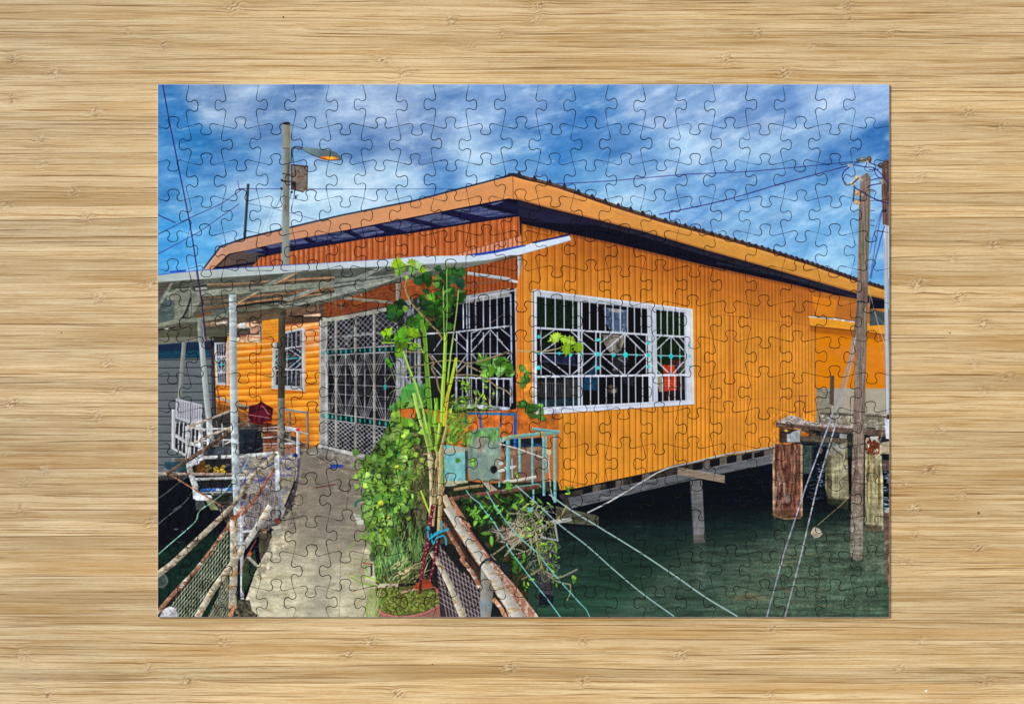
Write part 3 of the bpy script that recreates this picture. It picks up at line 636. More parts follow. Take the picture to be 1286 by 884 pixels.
def paint_walk():
    R = random.Random(4)
    # kerb / step by the grille
    F('E6')
    walk = [(388,560),(402,560),(470,585),(500,600),(500,777),(299,777),(306,757),(311,745),(319,721),(328,702),(338,680),(350,657),(366,640),(374,608),(378,572)]
    poly(walk, (196,190,164), n=.10, sx=16, sy=5, g=((128,119,106),(395,735),(405,610)), c2=(176,166,136), thr=.35)
    with clip(walk):
        poly([(378,560),(420,575),(460,590),(480,640),(470,690),(352,690),(358,650)], (120,112,102), .55, n=.06, blur=6)
        poly([(405,640),(430,640),(412,777),(384,777)], (134,130,118), .45, n=.04, blur=6)
        poly([(340,690),(352,668),(376,668),(372,690)], (198,190,160), .4, blur=5)
        for k in range(150): 
            x = R.uniform(310,490); y = R.uniform(560,775); l = R.uniform(4,22)*(.5+(y-560)/200); line([(x,y),(x+l,y+R.uniform(-1,1.4))], R.uniform(.5,1.6), R.choice([(204,198,172),(150,144,126),(132,126,112),(190,184,160)]), .22, blur=.8)
        for k in range(70): ell(R.uniform(312,480), R.uniform(600,775), R.uniform(.5,3), R.uniform(.3,1), R.choice([(120,112,96),(206,202,180),(150,120,96)]), .35, blur=.6)
        line(P(715,560, 680,884), .8, (70,66,60), .8); line([(434.6,640),(428,672),(426,777)], .7, (110,104,92), .6); line([(429.5,673),(453,673.5)], .7, (110,130,110), .6)
        line([(396,612),(421,608)], 2.4, (96,68,58), .85); ell(389.5,612.5,2,1,(190,150,110),.7); line([(339,714),(337,716)], 1, (130,70,60), .8); ell(340,712,2,1.2,(120,90,80),.6)
        ell(445,772-30,1.5,.8,(190,80,50),.8)
        poly(P(230,500, 270,505, 270,570, 225,570), (86,82,74), .8, n=.1)
        curve([(350,742),(380,738),(420,742),(460,738)], .7, (140,132,110), .6)
        poly([(440,700),(470,690),(470,777),(445,777)], (150,150,110), .35, n=.1, blur=5)
    # step in front of the grille
    step = P(400,235, 600,265, 780,310, 970,350, 1000,480, 880,490, 690,440, 520,415, 380,360, 300,330, 215,290, 215,270, 300,262)
    poly(step, (140,134,128), n=.16, sx=5, sy=2.4, c2=(104,98,92), thr=.2)
    for k in range(26): x = 392+k*2.9; y = 573+k*1.3; curve([(x,y+R.uniform(-1,2)),(x+1.5,y+3),(x+3,y+R.uniform(1,4))], .6, R.choice([(190,184,178),(90,84,80)]), .6)
    for k in range(40):
        x = R.uniform(312,470); y = R.uniform(600,775); curve([(x,y),(x+R.uniform(4,20),y+R.uniform(-2,3)),(x+R.uniform(20,44),y+R.uniform(-3,4))], .6, R.choice([(126,118,98),(214,208,186)]), .4)
    line(P(385,345, 520,425, 640,465, 800,490), 1.6, (86,76,66), .6)
    line(P(400,240, 600,285, 800,330, 960,355), 4.2, (190,192,192), .95, n=.08); line(P(430,258, 560,290), 1, (40,36,34), .8)
    poly(P(515,430, 560,420, 660,430, 660,450, 520,470), (40,60,130), 1, n=.2, c2=(150,60,70), thr=.3)
    poly(P(395,225, 215,245, 215,270, 330,270, 400,240), (120,84,50), .7, n=.2)

def paint_grille():
    R = random.Random(6)
    F('E4')
    q = [(400,404),(500,380),(500,585),(400,560)]
    quad = [(401,402),(420,399),(490,384),(502,381),(502,582),(440,568),(401,560)]
    poly(quad, (40,40,46), n=.6, sx=5, sy=6, c2=(20,20,28), thr=.0)
    with clip(quad):
        poly([(401,402),(410,402),(410,562),(401,560)], (140,142,140), .9, n=.1)
        for k in range(40): ell(R.uniform(410,500), R.uniform(395,432), R.uniform(.8,3), R.uniform(.8,3.5), R.choice([(96,100,104),(70,74,80),(120,90,84),(50,52,60)]), .6, n=.3)
        line([(412,424),(500,416)], 3.2, (150,156,160), .6, n=.2)
        ell(470,470,6,22,(38,20,20),.5,blur=2); ell(462,500,6,18,(30,20,24),.5,blur=2)
    g = (172,174,176)
    # top diamond lattice, bottom diamond lattice in four panels
    xs = [401, 421.5, 446, 469.5, 497.5]
    def yy(v, x):   # v 0 top .. 1 bottom of grille at column x
        t = (x-401)/96.5
        return lerp(404-t*20, 557.5+t*24, v)
    L = {}
    rowsv = {'a': .0, 'b': .235, 'c': .275, 'd': .745, 'e': .79, 'f': 1.0}
    def row(f_, a, b, x):
        return a[1]+(b[1]-a[1])*(x-a[0])/(b[0]-a[0])
    r1 = ((401,439.5),(497,434)); r2 = ((401,446.5),(497,441.5)); r3 = ((401,517),(497,529)); r4 = ((401,525),(497,538)); r0 = ((401,404),(500,386)); r5 = ((401,559),(500,580))
    ry = lambda r, x: row(0, r[0], r[1], x)
    with clip(quad):
        for i in range(4):
            a, b = xs[i], xs[i+1]
            lattice([(a,ry(r0,a)),(b,ry(r0,b)),(b,ry(r1,b)),(a,ry(r1,a))], 3.6, 6, (162,164,166), .72, .8)
            lattice([(a,ry(r4,a)),(b,ry(r4,b)),(b,ry(r5,b)),(a,ry(r5,a))], 4, 7, (180,182,184), .85, .88)
            m = (a+b)/2
            for u in (.22, .44, .66) if i != 3 else (.2,.5,.8): pass
            # crossed long diamonds
            for r_ in (0, .16, .32):
                for (xa, xb) in ((a, b), (b, a)):
                    s = (1 if xb > xa else -1)
                    x0 = xa+s*r_*(b-a)*.5; 
                    line([(m+ (0 if r_==0 else -s*r_*(b-a)*.5), ry(r2,m)), (xa, lerp(ry(r2,a), ry(r3,a), .5-r_*.75))], .72, g, .85)
                    line([(m+ (0 if r_==0 else -s*r_*(b-a)*.5), ry(r3,m)), (xa, lerp(ry(r2,a), ry(r3,a), .5+r_*.75))], .72, g, .85)
            line([(m,ry(r2,m)),(m,ry(r3,m))], 1.1, g, .9)
            for t in (.17,.33,.5,.66,.83): line([(a,lerp(ry(r2,a),ry(r3,a),t)),(b,lerp(ry(r2,b),ry(r3,b),t))], .8, g, .8)
            for r_ in (r0, r1, r2, r3, r4, r5): line([(a,ry(r_,a)),(b,ry(r_,b))], 1.2, g, .95)
            for k in range(3):
                x = a+(b-a)*(.25+.27*k)
                ell(x, (ry(r1,x)+ry(r2,x))/2, 1.3, 2.7, (20,146,140), 1, n=.1); ell(x, (ry(r3,x)+ry(r4,x))/2, 1.3, 3, (26,160,152), 1, n=.1)
        ell(*P(480,460)[0], 1.8, 2.2, (24,150,146)); ell(*P(1072,488)[0], 1.9, 3.4, (20,140,136))
        for x in xs[1:4]: line([(x,380),(x+.6,585)], 3.2, (150,150,146), 1, hi=.2)
        line([(409.8,404),(410,560)], 2.6, (176,176,176), 1, hi=.1); line([(402,402),(400.6,560)], 2.0, (190,192,192), 1)
        for k in range(14): line([(403,446+k*5.6),(409,444+k*5.8)], .6, (180,182,182), .7); line([(403,400+k*3),(410,408+k*3)], .5, (180,182,182), .6)
    line(P(530,650, 700,625, 1110,545, f='E2'), 5.2, (150,150,142), 1, n=.06); line(P(440,650, 530,650, f='E2'), 5, (196,200,190), .9)
    # door jamb to the right of the grille
    poly([(497,380),(530,372),(530,590),(497,582)], (40,42,48), 1, n=.3, sx=4, sy=10, c2=(130,136,144), thr=.2)
    F('G2'); poly(P(135,0, 205,0, 205,700, 135,770), (136,140,144), 1, n=.08, sx=2, sy=20)
    for x, w_ in ((150,1.5),(180,1),(370,4.2),(330,1.6),(240,1.2),(280,1),(215,2)): line(P(x,0, x,560), w_, (156,162,168), .85, n=.1)
    line(P(170,385, 600,390), 2, (176,182,190), .9)
    # second big window behind the plant
    F('G1'); poly([(572,372),(648,362),(650,512),(640,516),(560,492),(556,400)], (12,12,24), 1, n=.3)
    poly(P(700,470, 780,420, 1286,335, 1286,420, 1000,465, 760,500), (158,160,162), .95, n=.08)
    for k in range(5): line(P(780,430+k*14, 1286,345+k*15), .6, (110,112,116), .6)
    W = (176,182,196)
    for x in (815,850,875,940,1018,1085,1157,1228): line([P(x,415)[0], P(x+2,740)[0]], 1.5, W, .95, n=.06)
    line(P(440,795, 720,780, 1286,715), 2.2, W, .95)
    F('G2')
    for x in (750,860,898,1020,1088,1160,): line(P(x,-60, x,650), 1.5, W, .9)
    line(P(855,0, 855,640), 2.0, W, .9)
    for k in range(9): x = 740+k*69; line(P(x,400, x,680), 1.5, W, .95)
    line(P(700,390, 1286,405), 2.4, W, .95); line(P(470,155, 1286,150), 1.1, W, .85)
    for (a, b) in (((720,0),(860,130)),((860,150),(760,290)),((1020,0),(900,130)),((900,150),(1030,310)),((1160,0),(1286,130)),((1286,170),(1180,300)),((500,170),(600,290)),((600,0),(520,120)),((910,-60),(1000,-100)),((500,270),(590,370))): line(P(*a,*b), 1.5, W, .9)
    F('G1')
    for (a, b) in (((760,775),(860,880)),((1000,760),(905,870)),((1080,765),(975,880)),((1090,755),(1210,884)),((1190,740),(1286,820)),((730,850),(760,884))): line(P(*a,*b), 1.5, W, .9)
    line(P(1230,590, 1090,690), .7, (150,130,120), .7); line(P(930,180, 932,470), 1.3, (60,36,34), .9); line(P(925,470, 935,700), 2, (60,44,48), .9)
    line([(647.5,362),(650,508)], 3.4, (178,188,206), 1, hi=.15); line([(641,370),(643,505)], 2.2, (150,158,176), 1); line([(648,409),(655,409)], 3, (186,196,212), 1)
    line([(571,379),(648,364)], 2.0, (176,182,196), .95)
    F('G2'); line(P(700,690, 900,680, 1200,705, 1286,712), 5.0, (180,190,208), .98, n=.06); line(P(800,700, 1286,730), 1.2, (130,130,140), .7)
    F('C2'); poly([(648,362),(656,330),(657,480),(650,640),(648,520)], (214,126,44), 1, n=.05, sx=2, sy=30); line([(653.5,330),(653.5,520)], .8, (150,70,30), .6)

def paint_below():
    R = random.Random(9)
    F('C2')
    # orange lower wall behind the planter, blue table
    poly([(500,512),(560,515),(600,520),(655,512),(702,520),(702,616),(655,612),(560,600),(500,560)], (188,104,42), 1, n=.08, sx=3, sy=30)
    poly(P(860,500, 1240,495, 1240,645, 860,600), (206,108,40), 1, n=.06, sx=2, sy=30)
    for k in range(9): line(P(880+k*40,520, 880+k*40,650), .8, (150,66,34), .6)
    line(P(860,512, 1190,520), 3.4, (42,104,160), 1, n=.2); line(P(950,520, 955,640), 3, (30,92,160), 1, n=.2); line(P(1180,520, 1180,720), 3.8, (30,84,150), 1, n=.2); line(P(1085,520, 1085,600), 2.6, (60,80,110), 1); line(P(860,520, 850,580), 3, (40,100,160), 1)
    # brown interior behind turquoise fence
    F('G3'); poly(P(560,200, 970,180, 970,720, 560,720), (120,88,74), 1, n=.12, sx=12); poly(P(560,170, 970,160, 970,240, 780,250, 560,260), (26,36,54), .95, n=.3); line(P(550,330, 960,255), 5, (152,120,94), 1, n=.12)
    poly(P(640,180, 960,150, 960,200, 640,215), (20,26,36), .9); line(P(900,228, 945,228), 1.4, (40,110,190), .9)
    line(P(695,0, 695,260), 3.6, (34,90,164), 1); line(P(690,0,700,120), 3, (30,80,170), .8)
    # slate plaque, bucket
    poly(P(215,120, 330,55, 545,45, 550,300, 540,560, 470,590, 240,580, 215,420), (116,140,132), 1, n=.08, sx=8, sy=12, c2=(132,152,138), thr=.1)
    poly(P(215,110, 420,60, 540,60, 540,200, 480,180, 420,150, 300,150, 250,200, 215,260), (92,142,92), .75, n=.25, sx=4, sy=10)
    for k in range(26): x = R.uniform(225,530); line([P(x,R.uniform(60,120))[0], P(x+R.uniform(-30,30),R.uniform(150,250))[0]], R.uniform(.5,1.6), R.choice([(120,190,60),(70,130,60),(150,200,90)]), .6)
    poly(P(295,150, 390,145, 390,300, 300,305), (150,142,130), .85, n=.14); ell(*P(480,475)[0], 4.6, 5.2, (24,26,28), .95, n=.4); ell(*P(470,470)[0], 6.5, 6, (110,120,112), .4, n=.3, blur=1.5); ell(*P(480,478)[0], 3.8, 4.6, (20,22,24), .95, n=.4)
    poly(P(520,470, 640,440, 715,435, 690,460, 600,490, 525,510), (206,206,192), 1, n=.06); ell(*P(555,415)[0], 3, 2.4, (190,200,196), .9)
    poly(P(0,270, 60,255, 200,260, 195,290, 180,600, 20,630, 0,620), (112,184,184), 1, n=.12, sx=8, sy=12, c2=(150,196,180), thr=.2)
    poly(P(0,250, 60,240, 200,250, 200,285, 0,300), (150,160,140), .9, n=.2); poly(P(185,280, 215,270, 215,590, 195,590), (60,76,70), .9)
    poly(P(0,600, 210,590, 230,610, 0,650), (170,160,120), .8, n=.2)
    # vegetation/dark below
    F('G3'); low = [(552,640),(560,606),(640,612),(700,600),(706,640),(712,700),(700,760),(640,720),(600,680)]
    poly([(555,608),(700,604),(712,650),(705,777),(676,777),(600,670)], (26,40,24), 1, n=.5, sx=6, sy=6, c2=(60,50,40), thr=.2)
    # joists under the house
    F('H3')
    poly(P(110,520, 860,370, 1240,340, 1240,884, 80,884), (8,14,20), 1, n=.4, sx=14, sy=4)
    wat = P(40,560, 300,520, 600,470, 860,430, 1240,440, 1240,870, 60,870)
    with clip(P(60,470, 860,360, 1245,340, 1245,875, 60,875)):
        poly(P(60,470, 860,360, 1245,340, 1245,875, 60,875), (6,12,20), 1, n=.2, sx=20, sy=3)
        for k in range(16):
            y = 500+k*20; poly(P(0,y+70, 500,y+30, 860,y, 1245,y-10, 1245,875, 0,875), (46,80,62), .105, n=.25, sx=40, sy=3, blur=7, seed=k)
        poly(P(780,640, 1245,560, 1245,875, 640,875), (76,98,78), .5, n=.3, sx=30, sy=3, blur=12)
        for k in range(260):
            t = R.random()**.7; y = 545+t*325; x = R.uniform(150,1240)
            line(P(x,y, x+R.uniform(10,60)*(.4+t),y+R.uniform(-2,3)), R.uniform(.5,1.6), R.choice([(40,72,58),(52,80,66),(20,44,36),(70,96,78)]), .35, blur=.7)
        for k in range(34):
            t = R.random(); y = 630+t*235; x = 920+R.gauss(0,75)-t*70*R.random()
            line(P(x,y, x+R.uniform(20,60),y+R.uniform(-3,5)), R.uniform(.8,2.4), R.choice([(150,112,72),(132,108,76),(110,100,70)]), .4, n=.2, blur=1)
        for k in range(40): x = R.uniform(940,1240); y = R.uniform(600,720); line(P(x,y, x+R.uniform(20,60),y+R.uniform(-3,3)), R.uniform(.6,1.8), (92,108,92), .3, blur=1)
        for k in range(16): x = R.uniform(690,800); y = R.uniform(795,815); line(P(x,y, x+50,y-2), 1.4, (140,110,70), .35, blur=.8)
        for k in range(90):   # bright glitter between the far piles
            x = R.uniform(970,1030); y = R.uniform(330,500); line(P(x,y, x+R.uniform(4,14),y+R.uniform(-2,2)), .7, R.choice([(120,140,170),(70,96,120),(30,50,70)]), .7)
        for k in range(40): x = R.uniform(730,850); y = R.uniform(400,500); line(P(x,y, x+R.uniform(4,14),y), .6, (40,54,70), .4)
        for k in range(60): x = R.uniform(1218,1240); y = R.uniform(390,520); line(P(x,y, x+R.uniform(4,14),y+R.uniform(-2,2)), .9, R.choice([(170,190,220),(60,80,120),(220,230,240)]), .7)
    # skirt beams
    poly(P(160,470, 420,410, 540,372, 860,318, 860,345, 600,400, 420,452, 250,500, 190,520), (52,48,46), 1, n=.3, sx=4)
    for x, y in ((270,440),(345,425),(432,404),(630,362),(685,350),(740,340),(790,332),(830,326)):
        poly(P(x,y, x+26,y-5, x+26,y+30, x,y+34), (98,92,86), .95, n=.25, sx=3); poly(P(x-32,y+8, x,y+2, x,y+24, x-32,y+28), (16,16,22), .95)
    poly(P(190,478, 420,430, 700,372, 860,338, 858,368, 640,412, 420,462, 300,492, 200,515), (96,98,104), 1, n=.14, sx=24, sy=2, ang=-.2, c2=(70,72,78), thr=.2)
    line(P(200,480, 420,432, 858,340), .9, (140,140,146), .7)
    poly(P(548,382, 702,408, 702,432, 548,405), (132,118,104), 1, n=.1, sx=20, sy=1.5, ang=.17); line(P(548,382, 702,408), 1, (170,156,140), .8)
    poly(P(588,425, 628,422, 638,626, 600,628), (104,104,108), 1, n=.14, sx=1.6, sy=20); line(P(590,430, 601,620), 1.2, (60,60,66), .8); poly(P(600,600, 638,600, 638,628, 600,628), (80,76,66), .6)
    poly(P(602,632, 640,630, 642,760, 612,790), (76,92,84), .35, n=.6, sx=6, sy=2.5, blur=2)
    poly(P(92,620, 145,620, 140,810, 94,825), (62,60,66), 1, n=.25, sx=1.6, sy=16); poly(P(95,790, 145,800, 140,830, 95,830), (10,12,22), .7)
    # white pipe
    curve(P(255,528, 330,490, 420,435, 470,405, 520,382, 600,364, 700,340, 858,316), 1.9, (186,188,190), 1, n=.05)
    curve(P(520,380, 620,360, 720,338, 858,314), 1.4, (150,150,150), .9)
    poly(P(150,508, 290,540, 290,572, 150,560), (84,86,70), 1, n=.14, sx=8, sy=2, c2=(60,62,50), thr=.2); line(P(150,508, 290,540), .8, (110,110,92), .8)
    line(P(120,560, 200,548), 3, (180,184,180), 1)
def paint_right():
    R = random.Random(14)
    F('C4')
    # small lean-to roof, grey wall, ledge
    poly(P(620,560, 750,545, 1000,590, 1187,650, 1187,770, 1040,745, 860,722, 880,600, 760,560, f='B4'), (178,106,44), .75, n=.1)
    poly(P(752,768, 1187,822, 1187,900, 752,900, f='B4')+[(1114,486),(1026,486)], (214,126,14), 1, n=.04, sx=30)
    poly(P(705,768, 1040,800, 1187,822, 1187,862, 1040,842, 752,812, 705,800, f='B4'), (150,78,20), .7, n=.05, blur=1.5)
    poly(P(700,705, 1040,745, 1187,765, 1187,822, 1040,800, 705,765, f='B4'), (226,152,44), 1, n=.05); line(P(700,707, 860,722, 1000,742, f='B4'), 2.0, (190,182,176), 1, n=.4); line(P(700,700, 860,714, 1000,735, f='B4'), .9, (70,50,46), .8); line(P(705,768, 1040,803, 1187,825, f='B4'), 1.6, (110,56,24), .8)
    poly(P(1090,655, 1187,680, 1187,760, 1090,765, f='B4'), (60,74,84), .95, n=.2); line(P(1100,660, 1187,760, f='B4'), 1, (110,120,120), .6)
    poly(P(1090,600, 1187,605, 1187,655, 1090,655, f='B4'), (14,16,30), 1)
    poly([(1025,487),(1114,487.5),(1114,523),(1025,523)], (166,158,142), 1, n=.05, sx=20); poly([(1025,487),(1044,488),(1044,530),(1025,530)], (140,134,118), 1, n=.16, sx=6, sy=2)
    for k in range(5): line([(1025,492+k*7),(1044,492+k*7)], .7, (100,94,84), .6)
    poly(P(835,265, 862,265, 858,460, 830,450), (84,72,66), 1, n=.2, sx=1.5, sy=14)
    poly([(1028,517),(1114,520),(1114,548),(1028,540)], (120,114,100), 1, n=.25, sx=6, sy=2.5, c2=(170,166,150), thr=.2)
    line([(1030,519),(1114,523)], 1.6, (74,66,60), .9)
    # rubble + plank of the jetty
    F('G7'); poly(P(120,235, 260,168, 350,190, 440,232, 700,255, 890,275, 890,300, 600,290, 340,270, 120,262), (176,168,166), 1, n=.2, sx=3, sy=2, c2=(140,112,100), thr=.25)
    poly(P(700,180, 890,180, 890,260, 760,250), (180,172,150), .7, n=.25)
    poly(P(115,245, 340,258, 620,285, 1000,310, 1240,320, 1240,385, 880,350, 620,330, 340,305, 115,288), (88,70,62), 1, n=.2, sx=16, sy=1.6, ang=.04, c2=(120,100,88), thr=.2)
    line(P(140,245, 620,290), .9, (190,170,160), .6)
    poly(P(150,290, 370,320, 370,450, 150,450), (70,52,48), 1, n=.3); poly(P(225,360, 300,330, 365,310, 355,440, 225,440), (150,160,166), .95, n=.1); ell(*P(215,325)[0], 2.5, 1.8, (196,170,60), .9)
    poly(P(365,350, 440,345, 450,380, 370,385), (214,110,24), 1)
    line(P(370,310, 520,370), 4, (84,70,60), 1, n=.2)
    poly(P(365,380, 560,375, 880,415, 880,465, 620,450, 370,430), (88,78,66), 1, n=.15, sx=14, sy=1.6, ang=.05)
    poly(P(560,330, 780,350, 740,400, 570,380), (50,52,56), .9, n=.3); poly(P(760,350, 870,370, 870,410, 750,400), (150,152,148), .9, n=.2); ell(*P(860,400)[0], 4, 6, (34,44,34), .9, n=.4)
    poly(P(385,430, 880,460, 880,600, 385,600), (40,50,50), 1, n=.4, sx=5, sy=3, c2=(20,26,34), thr=.1)
    poly(P(390,470, 475,480, 475,760, 390,760), (58,76,74), .9, n=.25, sx=8, sy=2); poly(P(500,490, 620,500, 620,740, 480,760), (12,18,28), .9, n=.3); ell(*P(565,525)[0], 2.6, 4, (120,90,80), .8)
    for k in range(36): x = R.uniform(520,610); y = R.uniform(620,884); line(P(x,y, x+R.uniform(8,30),y+R.uniform(-8,8)), .8, R.choice([(190,200,214),(90,110,130)]), .8)
    # pile 2 (pale concrete), pile 3, rusty pile
    F('G8'); y0 = P(565,-320)[0]
    poly([(1043,560),(1064,555),(1066,626),(1060,628),(1040,626),(1036,612),(1037,575)], (150,146,118), 1, n=.12, sx=1.6, sy=30, c2=(104,98,74), thr=.25)
    poly([(1037,570),(1043,560),(1045,626),(1037,622)], (70,62,44), .7, n=.2, blur=1); line([(1052,560),(1053,622)], 1.2, (196,190,160), .6); poly([(1037,624),(1066,626),(1064,640),(1040,632)], (52,54,36), .7, n=.3, blur=1.2)
    poly([(1045,555),(1062,560),(1058,565),(1040,572)], (140,140,138), .8, n=.2); line([(1045,562),(1058,572)], 2, (90,80,62), .9)
    F('D4')
    poly([(1086,565),(1105,568),(1109,600),(1109,666),(1086,666)], (158,152,118), 1, n=.12, sx=1.6, sy=30, c2=(110,94,54), thr=.18, seed=7)
    line([(1106,572),(1108,664)], 2.6, (196,190,160), .8, n=.1); line([(1093,600),(1094,660)], 2, (120,104,62), .5); poly([(1086,658),(1108,660),(1106,668),(1086,668)], (80,66,40), .8, n=.3)
    poly(P(1020,400, 1160,380, 1160,560, 1020,555, f='G7'), (110,54,34), 1, n=.3, sx=3, sy=3, c2=(206,200,180), thr=.25); poly(P(1060,385, 1150,380, 1140,440, 1110,410, 1080,440, f='G7'), (190,196,196), .95, n=.1)
    poly(P(1160,450, 1262,430, 1262,560, 1160,560, f='G7'), (170,160,134), 1, n=.12); poly(P(1170,380, 1240,420, 1170,440, f='G7'), (40,40,44), .9); line(P(1190,340, 1165,440, f='G7'), .8, (190,200,190), .8)
    poly(P(1180,560, 1262,570, 1262,620, 1190,610, f='G7'), (16,18,30), 1); poly(P(1180,620, 1262,620, 1262,730, 1190,730, f='G7'), (86,72,68), 1, n=.15); poly(P(1210,205, 1262,210, 1262,412, 1225,405, f='G7'), (200,210,232), 1, n=.03)
    poly(P(1030,290, 1130,300, 1110,312, 1040,305, f='G7'), (30,28,30), .9)
    poly([(1109,643),(1116,642),(1118,650),(1118,740),(1112,730),(1110,680)], (96,66,62), 1, n=.25, sx=3, sy=10, c2=(150,140,130), thr=.3)
    ell(1114,641,4,2.4,(206,206,204),.9)
    # rust-streaked front pile
    rp = [(970,557),(1006,557),(1008,560),(1008,648),(1000,651),(972,650),(970,640)]
    poly(rp, (122,82,66), 1, n=.25, sx=1.8, sy=14, c2=(84,48,40), thr=.05, seed=5)
    with clip(rp):
        for k in range(70):
            x = R.uniform(972,1006); y = R.uniform(556,630); line([(x,y),(x+R.uniform(-.6,.6),y+R.uniform(6,26))], R.uniform(.5,1.6), R.choice([(206,190,172),(176,150,128),(150,100,74),(78,44,38),(60,36,34)]), .5, blur=.5)
        ell(988,625,3.4,6,(166,152,148),.6,n=.4,blur=1); line([(971.5,557),(971.5,650)], 3, (190,170,140), .7, n=.2); line([(1006.5,557),(1006.5,648)], 2.6, (186,160,130), .8, n=.2)
        poly([(970,640),(1008,642),(1008,652),(970,652)], (84,62,44), .6, n=.3, blur=1.5)
    curve([(970,645),(985,651),(1005,650)], 1.6, (150,110,70), .8)
    # reflections of piles
    poly([(972,653),(1007,653),(1010,700),(975,705)], (70,84,66), .3, n=.5, sx=10, sy=2, blur=3)
    poly([(1085,668),(1110,668),(1112,720),(1085,715)], (104,108,88), .35, n=.5, sx=10, sy=2, blur=3)
    # the thin rope and the stone
    curve(P(475,448, 600,340, 700,255, 800,150, f='G8'), 1.0, (150,140,110), .95); line(P(1165,560, 1025,700, f='G7'), .8, (190,186,160), .8)
    poly(P(465,450, 510,470, 540,515, 500,548, 462,556, 428,510, 440,470, f='G8'), (222,208,186), 1, n=.1, sx=3, sy=3, c2=(196,140,100), thr=.35); line(P(465,450, 480,500, 462,556, f='G8'), .8, (170,150,130), .6)
    # big leaning timber pole
    pole = P(330,200, 360,193, 380,215, 375,520, 352,884, 290,884, 300,560, 312,300, 312,225, f='G6')+[]
    pl = [(1084,219),(1089,217),(1093,222),(1092,285),(1090,340),(1089,400),(1087,470),(1085,560),(1084,640),(1083,701),(1076,704),(1067.5,698),(1069,600),(1072,500),(1075,400),(1077,330),(1079,240),(1081,222)]
    poly(pl, (138,118,110), 1, n=.18, sx=1.4, sy=26, c2=(104,98,84), thr=.12)
    with clip(pl):
        for k in range(60):
            y = R.uniform(215,690); x = np.interp(y,[215,700],[1087,1075])+R.uniform(-8,8); line([(x,y),(x-.5,y+R.uniform(8,40))], R.uniform(.5,1.4), R.choice([(84,66,60),(170,146,136),(150,112,104),(96,96,76)]), .5)
        line([(1092.5,222),(1090,340),(1086,560),(1083,700)], 3.4, (92,98,70), .5, blur=.8)
        poly([(1079,360),(1094,360),(1094,381),(1077,379)], (50,34,30), .2, blur=2); line([(1077,378),(1094,381)], 1.6, (50,52,60), .85)
        poly([(1066,640),(1086,640),(1086,706),(1066,706)], (170,160,150), .3, n=.3, blur=3)
    line([(1068,699),(1070,705),(1076,707),(1084,703)], 1.8, (24,30,24), .9); ell(1076,712,11,5,(20,34,26),.5,n=.4,blur=2)
    for x in (1067.5,1070,1083.5): line([(x,694),(x+.5,703)], 1, (24,26,20), .8)
    # second pole at the very edge and white pipe
    F('G6'); p2 = P(455,130, 495,105, 502,130, 500,540, 460,530, 452,300)
    poly(p2, (116,84,74), 1, n=.22, sx=1.4, sy=16, c2=(74,54,54), thr=.2)
    poly(P(468,530, 500,540, 502,884, 474,884), (190,200,214), 1, n=.03); line([(1112,283),(1113.5,430),(1115.5,520)], 5.2, (186,196,212), 1, hi=.15); line([(1110.4,300),(1112.5,520)], 1, (130,130,150), .7)
    # insulators and wires
    pur = (44,36,104)
    for (p_, w_) in (((275,130,350,120,430,145,500,130),1.2),((270,140,350,155,400,160,450,200,500,260),1.2),((250,150,210,180,195,220,215,260,240,272),1.3),((270,285,330,320,400,360,500,395),1.5),((400,160,420,210,450,230),1),((380,240,450,225),1.1),((360,290,380,275,450,262),1.3),((370,172,430,170),1)):
        curve(P(*p_), w_, pur, .9)
    for (p_, w_) in (((455,440,430,560,405,700,380,870),1.1),((470,540,440,650,410,760,380,880),1.6),((450,450,400,600,375,720),.8)): curve(P(*p_), w_, (70,76,160), .85)
    for y in (312,374,438,502,535): line(P(378,y, 404,y+2), .9, (60,50,100), .8)
    line(P(440,575, 465,575), 1, pur, .8)
    for (x, y, a, b, c_) in ((330,108,8,3.4,(116,120,110)),(372,105,3.4,4,(92,70,56)),(300,108,3,2,(70,80,80)),(355,122,3,1.6,(170,176,170)),(246,145,4,2,(150,156,160)),(293,228,4.4,4,(190,176,150)),(265,262,3.6,2.6,(196,184,160)),(235,268,3.4,1.8,(150,150,150)),(320,238,2.6,2.4,(170,164,150)),(293,325,4.8,3.4,(170,140,100)),(290,385,4.4,3.2,(180,150,110)),(325,335,2.4,2,(150,146,130)),(450,145,5,3.6,(70,64,62)),(480,125,4,3.6,(80,70,66)),(455,250,4,3.4,(130,136,136)),(485,190,3,8,(92,66,60)),(470,440,4,2,(40,36,60))):
        ell(*P(x,y)[0], a*.9, b, c_, 1, n=.3, sx=2, sy=2); ell(P(x,y)[0][0]-a*.2, P(x,y)[0][1]-b*.3, a*.35, b*.35, [min(255,q+60) for q in c_], .7)
    line(P(272,300, 268,380), 1.3, (40,36,44), .9); line(P(316,320, 312,380), 1.3, (40,36,44), .9); line(P(265,262, 300,228), 2, (60,60,60), .8)
    # the two guy wires (steel pipes) leaning left
    for (a, b, w_, al) in (((1072,400),(964,777),2.0,1),((1076.5,410),(986,777),1.9,1)):
        pass
    line([(1071.5,424),(1066,455),(1040,535),(1012,610),(984,695),(962,777)], 2.1, (124,128,150), 1, n=.15)
    line([(1071.5,424),(1066,455),(1040,535),(1012,610),(984,695),(962,777)], .7, (190,196,210), .7)
    line([(1074,424),(1068,460),(1047,540),(1026,610),(1005,700),(985,777)], 2.0, (136,138,150), 1, n=.15)
    line([(1074,424),(1068,460),(1047,540),(1026,610),(1005,700),(985,777)], .7, (200,204,214), .7)
    line([(1078,378),(1072,424)], 2.6, (86,84,96), .9); line(P(1085,530, 1140,740, 1187,884, f='B4'), .8, (200,196,190), .8); line([(1102,420),(1113,470)], .8, (200,150,110), .8)
    line([(1092,372),(1092,385)], .8, (190,180,170), .7)

